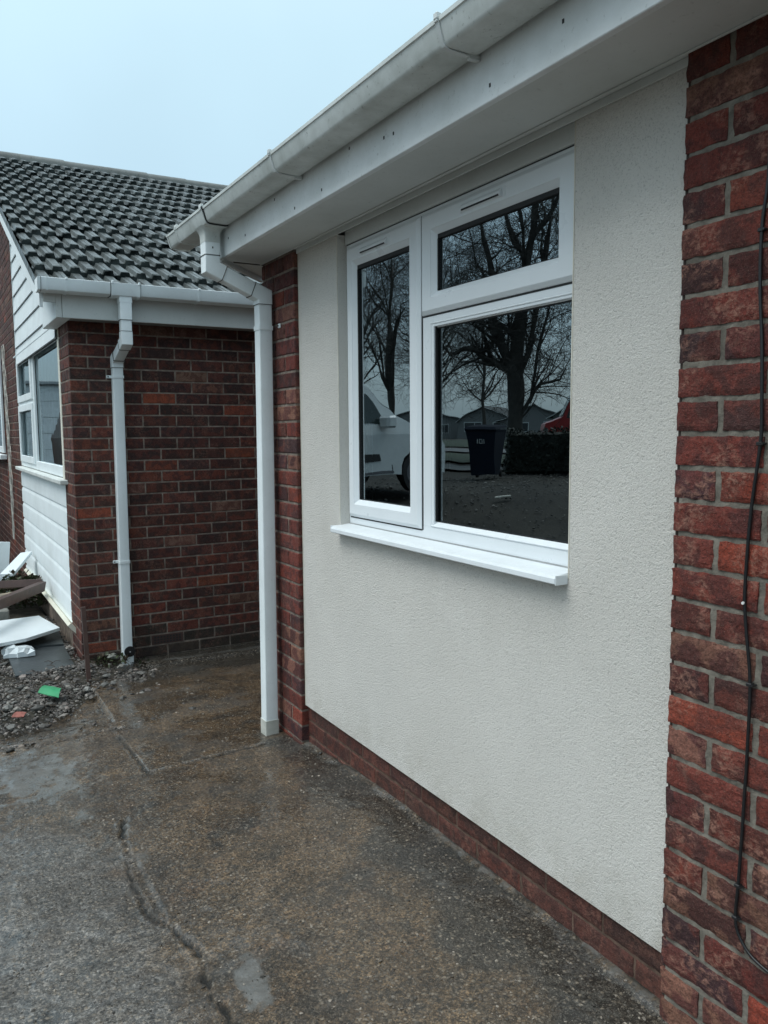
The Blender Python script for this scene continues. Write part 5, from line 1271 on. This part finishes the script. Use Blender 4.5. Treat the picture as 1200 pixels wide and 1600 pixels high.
# red van further off
rv = thing('parked_van', 'red van mirrored at the right edge of the large pane', 'van', (-18.9, 21.4, gz(-18.9, 21.4)), math.atan2(.6, .8))
M_red = simple('red_paint', (.30, .012, .012), .3, .05)
mb = MB(); pr = [(-2.4, .4), (-2.45, 2.2), (-2.3, 2.45), (1.0, 2.45), (1.3, 2.3), (1.8, 1.45), (2.4, 1.2), (2.5, .4)]; n = len(pr)
mb.add([(x, .95, z) for x, z in pr]+[(x, -.95, z) for x, z in pr], [list(range(n)), list(range(n, 2*n))[::-1]]+[(i, (i+1) % n, n+(i+1) % n, n+i) for i in range(n)]); mb.build('body', M_red, rv)
for s in (1, -1):
    mb = MB(); mb.add([(x, s*.958, z) for x, z in ((.5, 1.4), (1.65, 1.4), (1.25, 2.15), (.5, 2.2))], [(0, 1, 2, 3)]); mb.build('side_window', M_carglass, rv)
    for cx in (1.6, -1.5): mb = MB(); mb.tube([(cx, s*.75, .34), (cx, s*.97, .34)], .34, 20); mb.build('wheel', M_tyre, rv)
mb = MB(); mb.add([(1.33, -.8, 2.27), (1.33, .8, 2.27), (1.81, .85, 1.48), (1.81, -.85, 1.48)], [(0, 1, 2, 3)]); mb.v = [(x+.012, y, z+.006) for x, y, z in mb.v]; mb.build('windscreen', M_carglass, rv)
# white garage reflected in the neighbour's bay window
gr = thing('garage', 'white panelled garage mirrored in the neighbour bay window', 'garage', (-1.4, 27.0, gz(-1.4, 27.0)))
mb = MB(); mb.box(-3.9, 1.65, 0, 5, -.3, 2.5); mb.build('wall', simple('garage_wall', (.5, .5, .48), .8), gr)
mb = MB()
for i in range(5): mb.box(-3.85, 1.6, -.05, -.001, i*.5+.0, i*.5+.49, 0, .01)
mb.build('door', simple('white_door', (.86, .88, .88), .5), gr)
mb = MB(); mb.box(-4.0, 1.7, -.2, 5.2, 2.505, 2.62, 0, .02); mb.build('roof', simple('garage_roof', (.4, .42, .43), .7), gr)
# lawn, pavement, garden kerb and litter in the front garden
def sheet(name, cx, cy, rz, L, Wd, h, mat):
    mb = MB(); nx, ny = 24, 10; P = []; ca, sa = math.cos(rz), math.sin(rz)
    for i in range(nx+1):
        for j in range(ny+1):
            u, v = (i/nx-.5)*L, (j/ny-.5)*Wd; x, y = cx+u*ca-v*sa, cy+u*sa+v*ca; P.append((x, y, gz(x, y)+h))
    mb.add(P, [(i*(ny+1)+j, (i+1)*(ny+1)+j, (i+1)*(ny+1)+j+1, i*(ny+1)+j+1) for i in range(nx) for j in range(ny)]); return structure(mb.build(name, mat))
da = math.atan2(-.6, -.8)
sheet('pavement', -9.2, 17.6, da, 60, 2.4, .03, simple('pavement_concrete', (.055, .058, .058), .7)); sheet('lawn', -13.5, 24.0, da, 90, 8.5, .03, simple('lawn_grass', (.014, .026, .010), .9, .3, 3))
sheet('road', -19, 33, da, 120, 7, .03, simple('asphalt', (.07, .07, .072), .6)); sheet('field', -33, 58, da, 200, 40, .02, bpy.data.materials['lawn_grass'])
mb = MB(); mb.box(-.14, .14, -.03, .03, 0, .02, 0, .004, xf=Matrix.Translation((-4.7, 9.85, gz(-4.7, 9.85)+.02)) @ Matrix.Rotation(R(35), 4, 'Z'))
tag(mb.build('wood_offcut', simple('pale_offcut', (.55, .52, .46), .7)), 'small pale offcut lying on the soil mirrored in the large pane', 'offcut')
rnd = random.Random(31); mb = MB()
for i in range(3000):
    x = rnd.uniform(-9.5, -1.2); y = rnd.uniform(6.5, 14.5); g = rnd.choice([.012, .02, .03, .05, .14]); stone(mb, (x, y, gz(x, y)-.01), rnd.uniform(.010, .026), rnd, (g, g*.93, g*.82))
structure(mb.build('garden_rubble', M_stone), 'stuff')
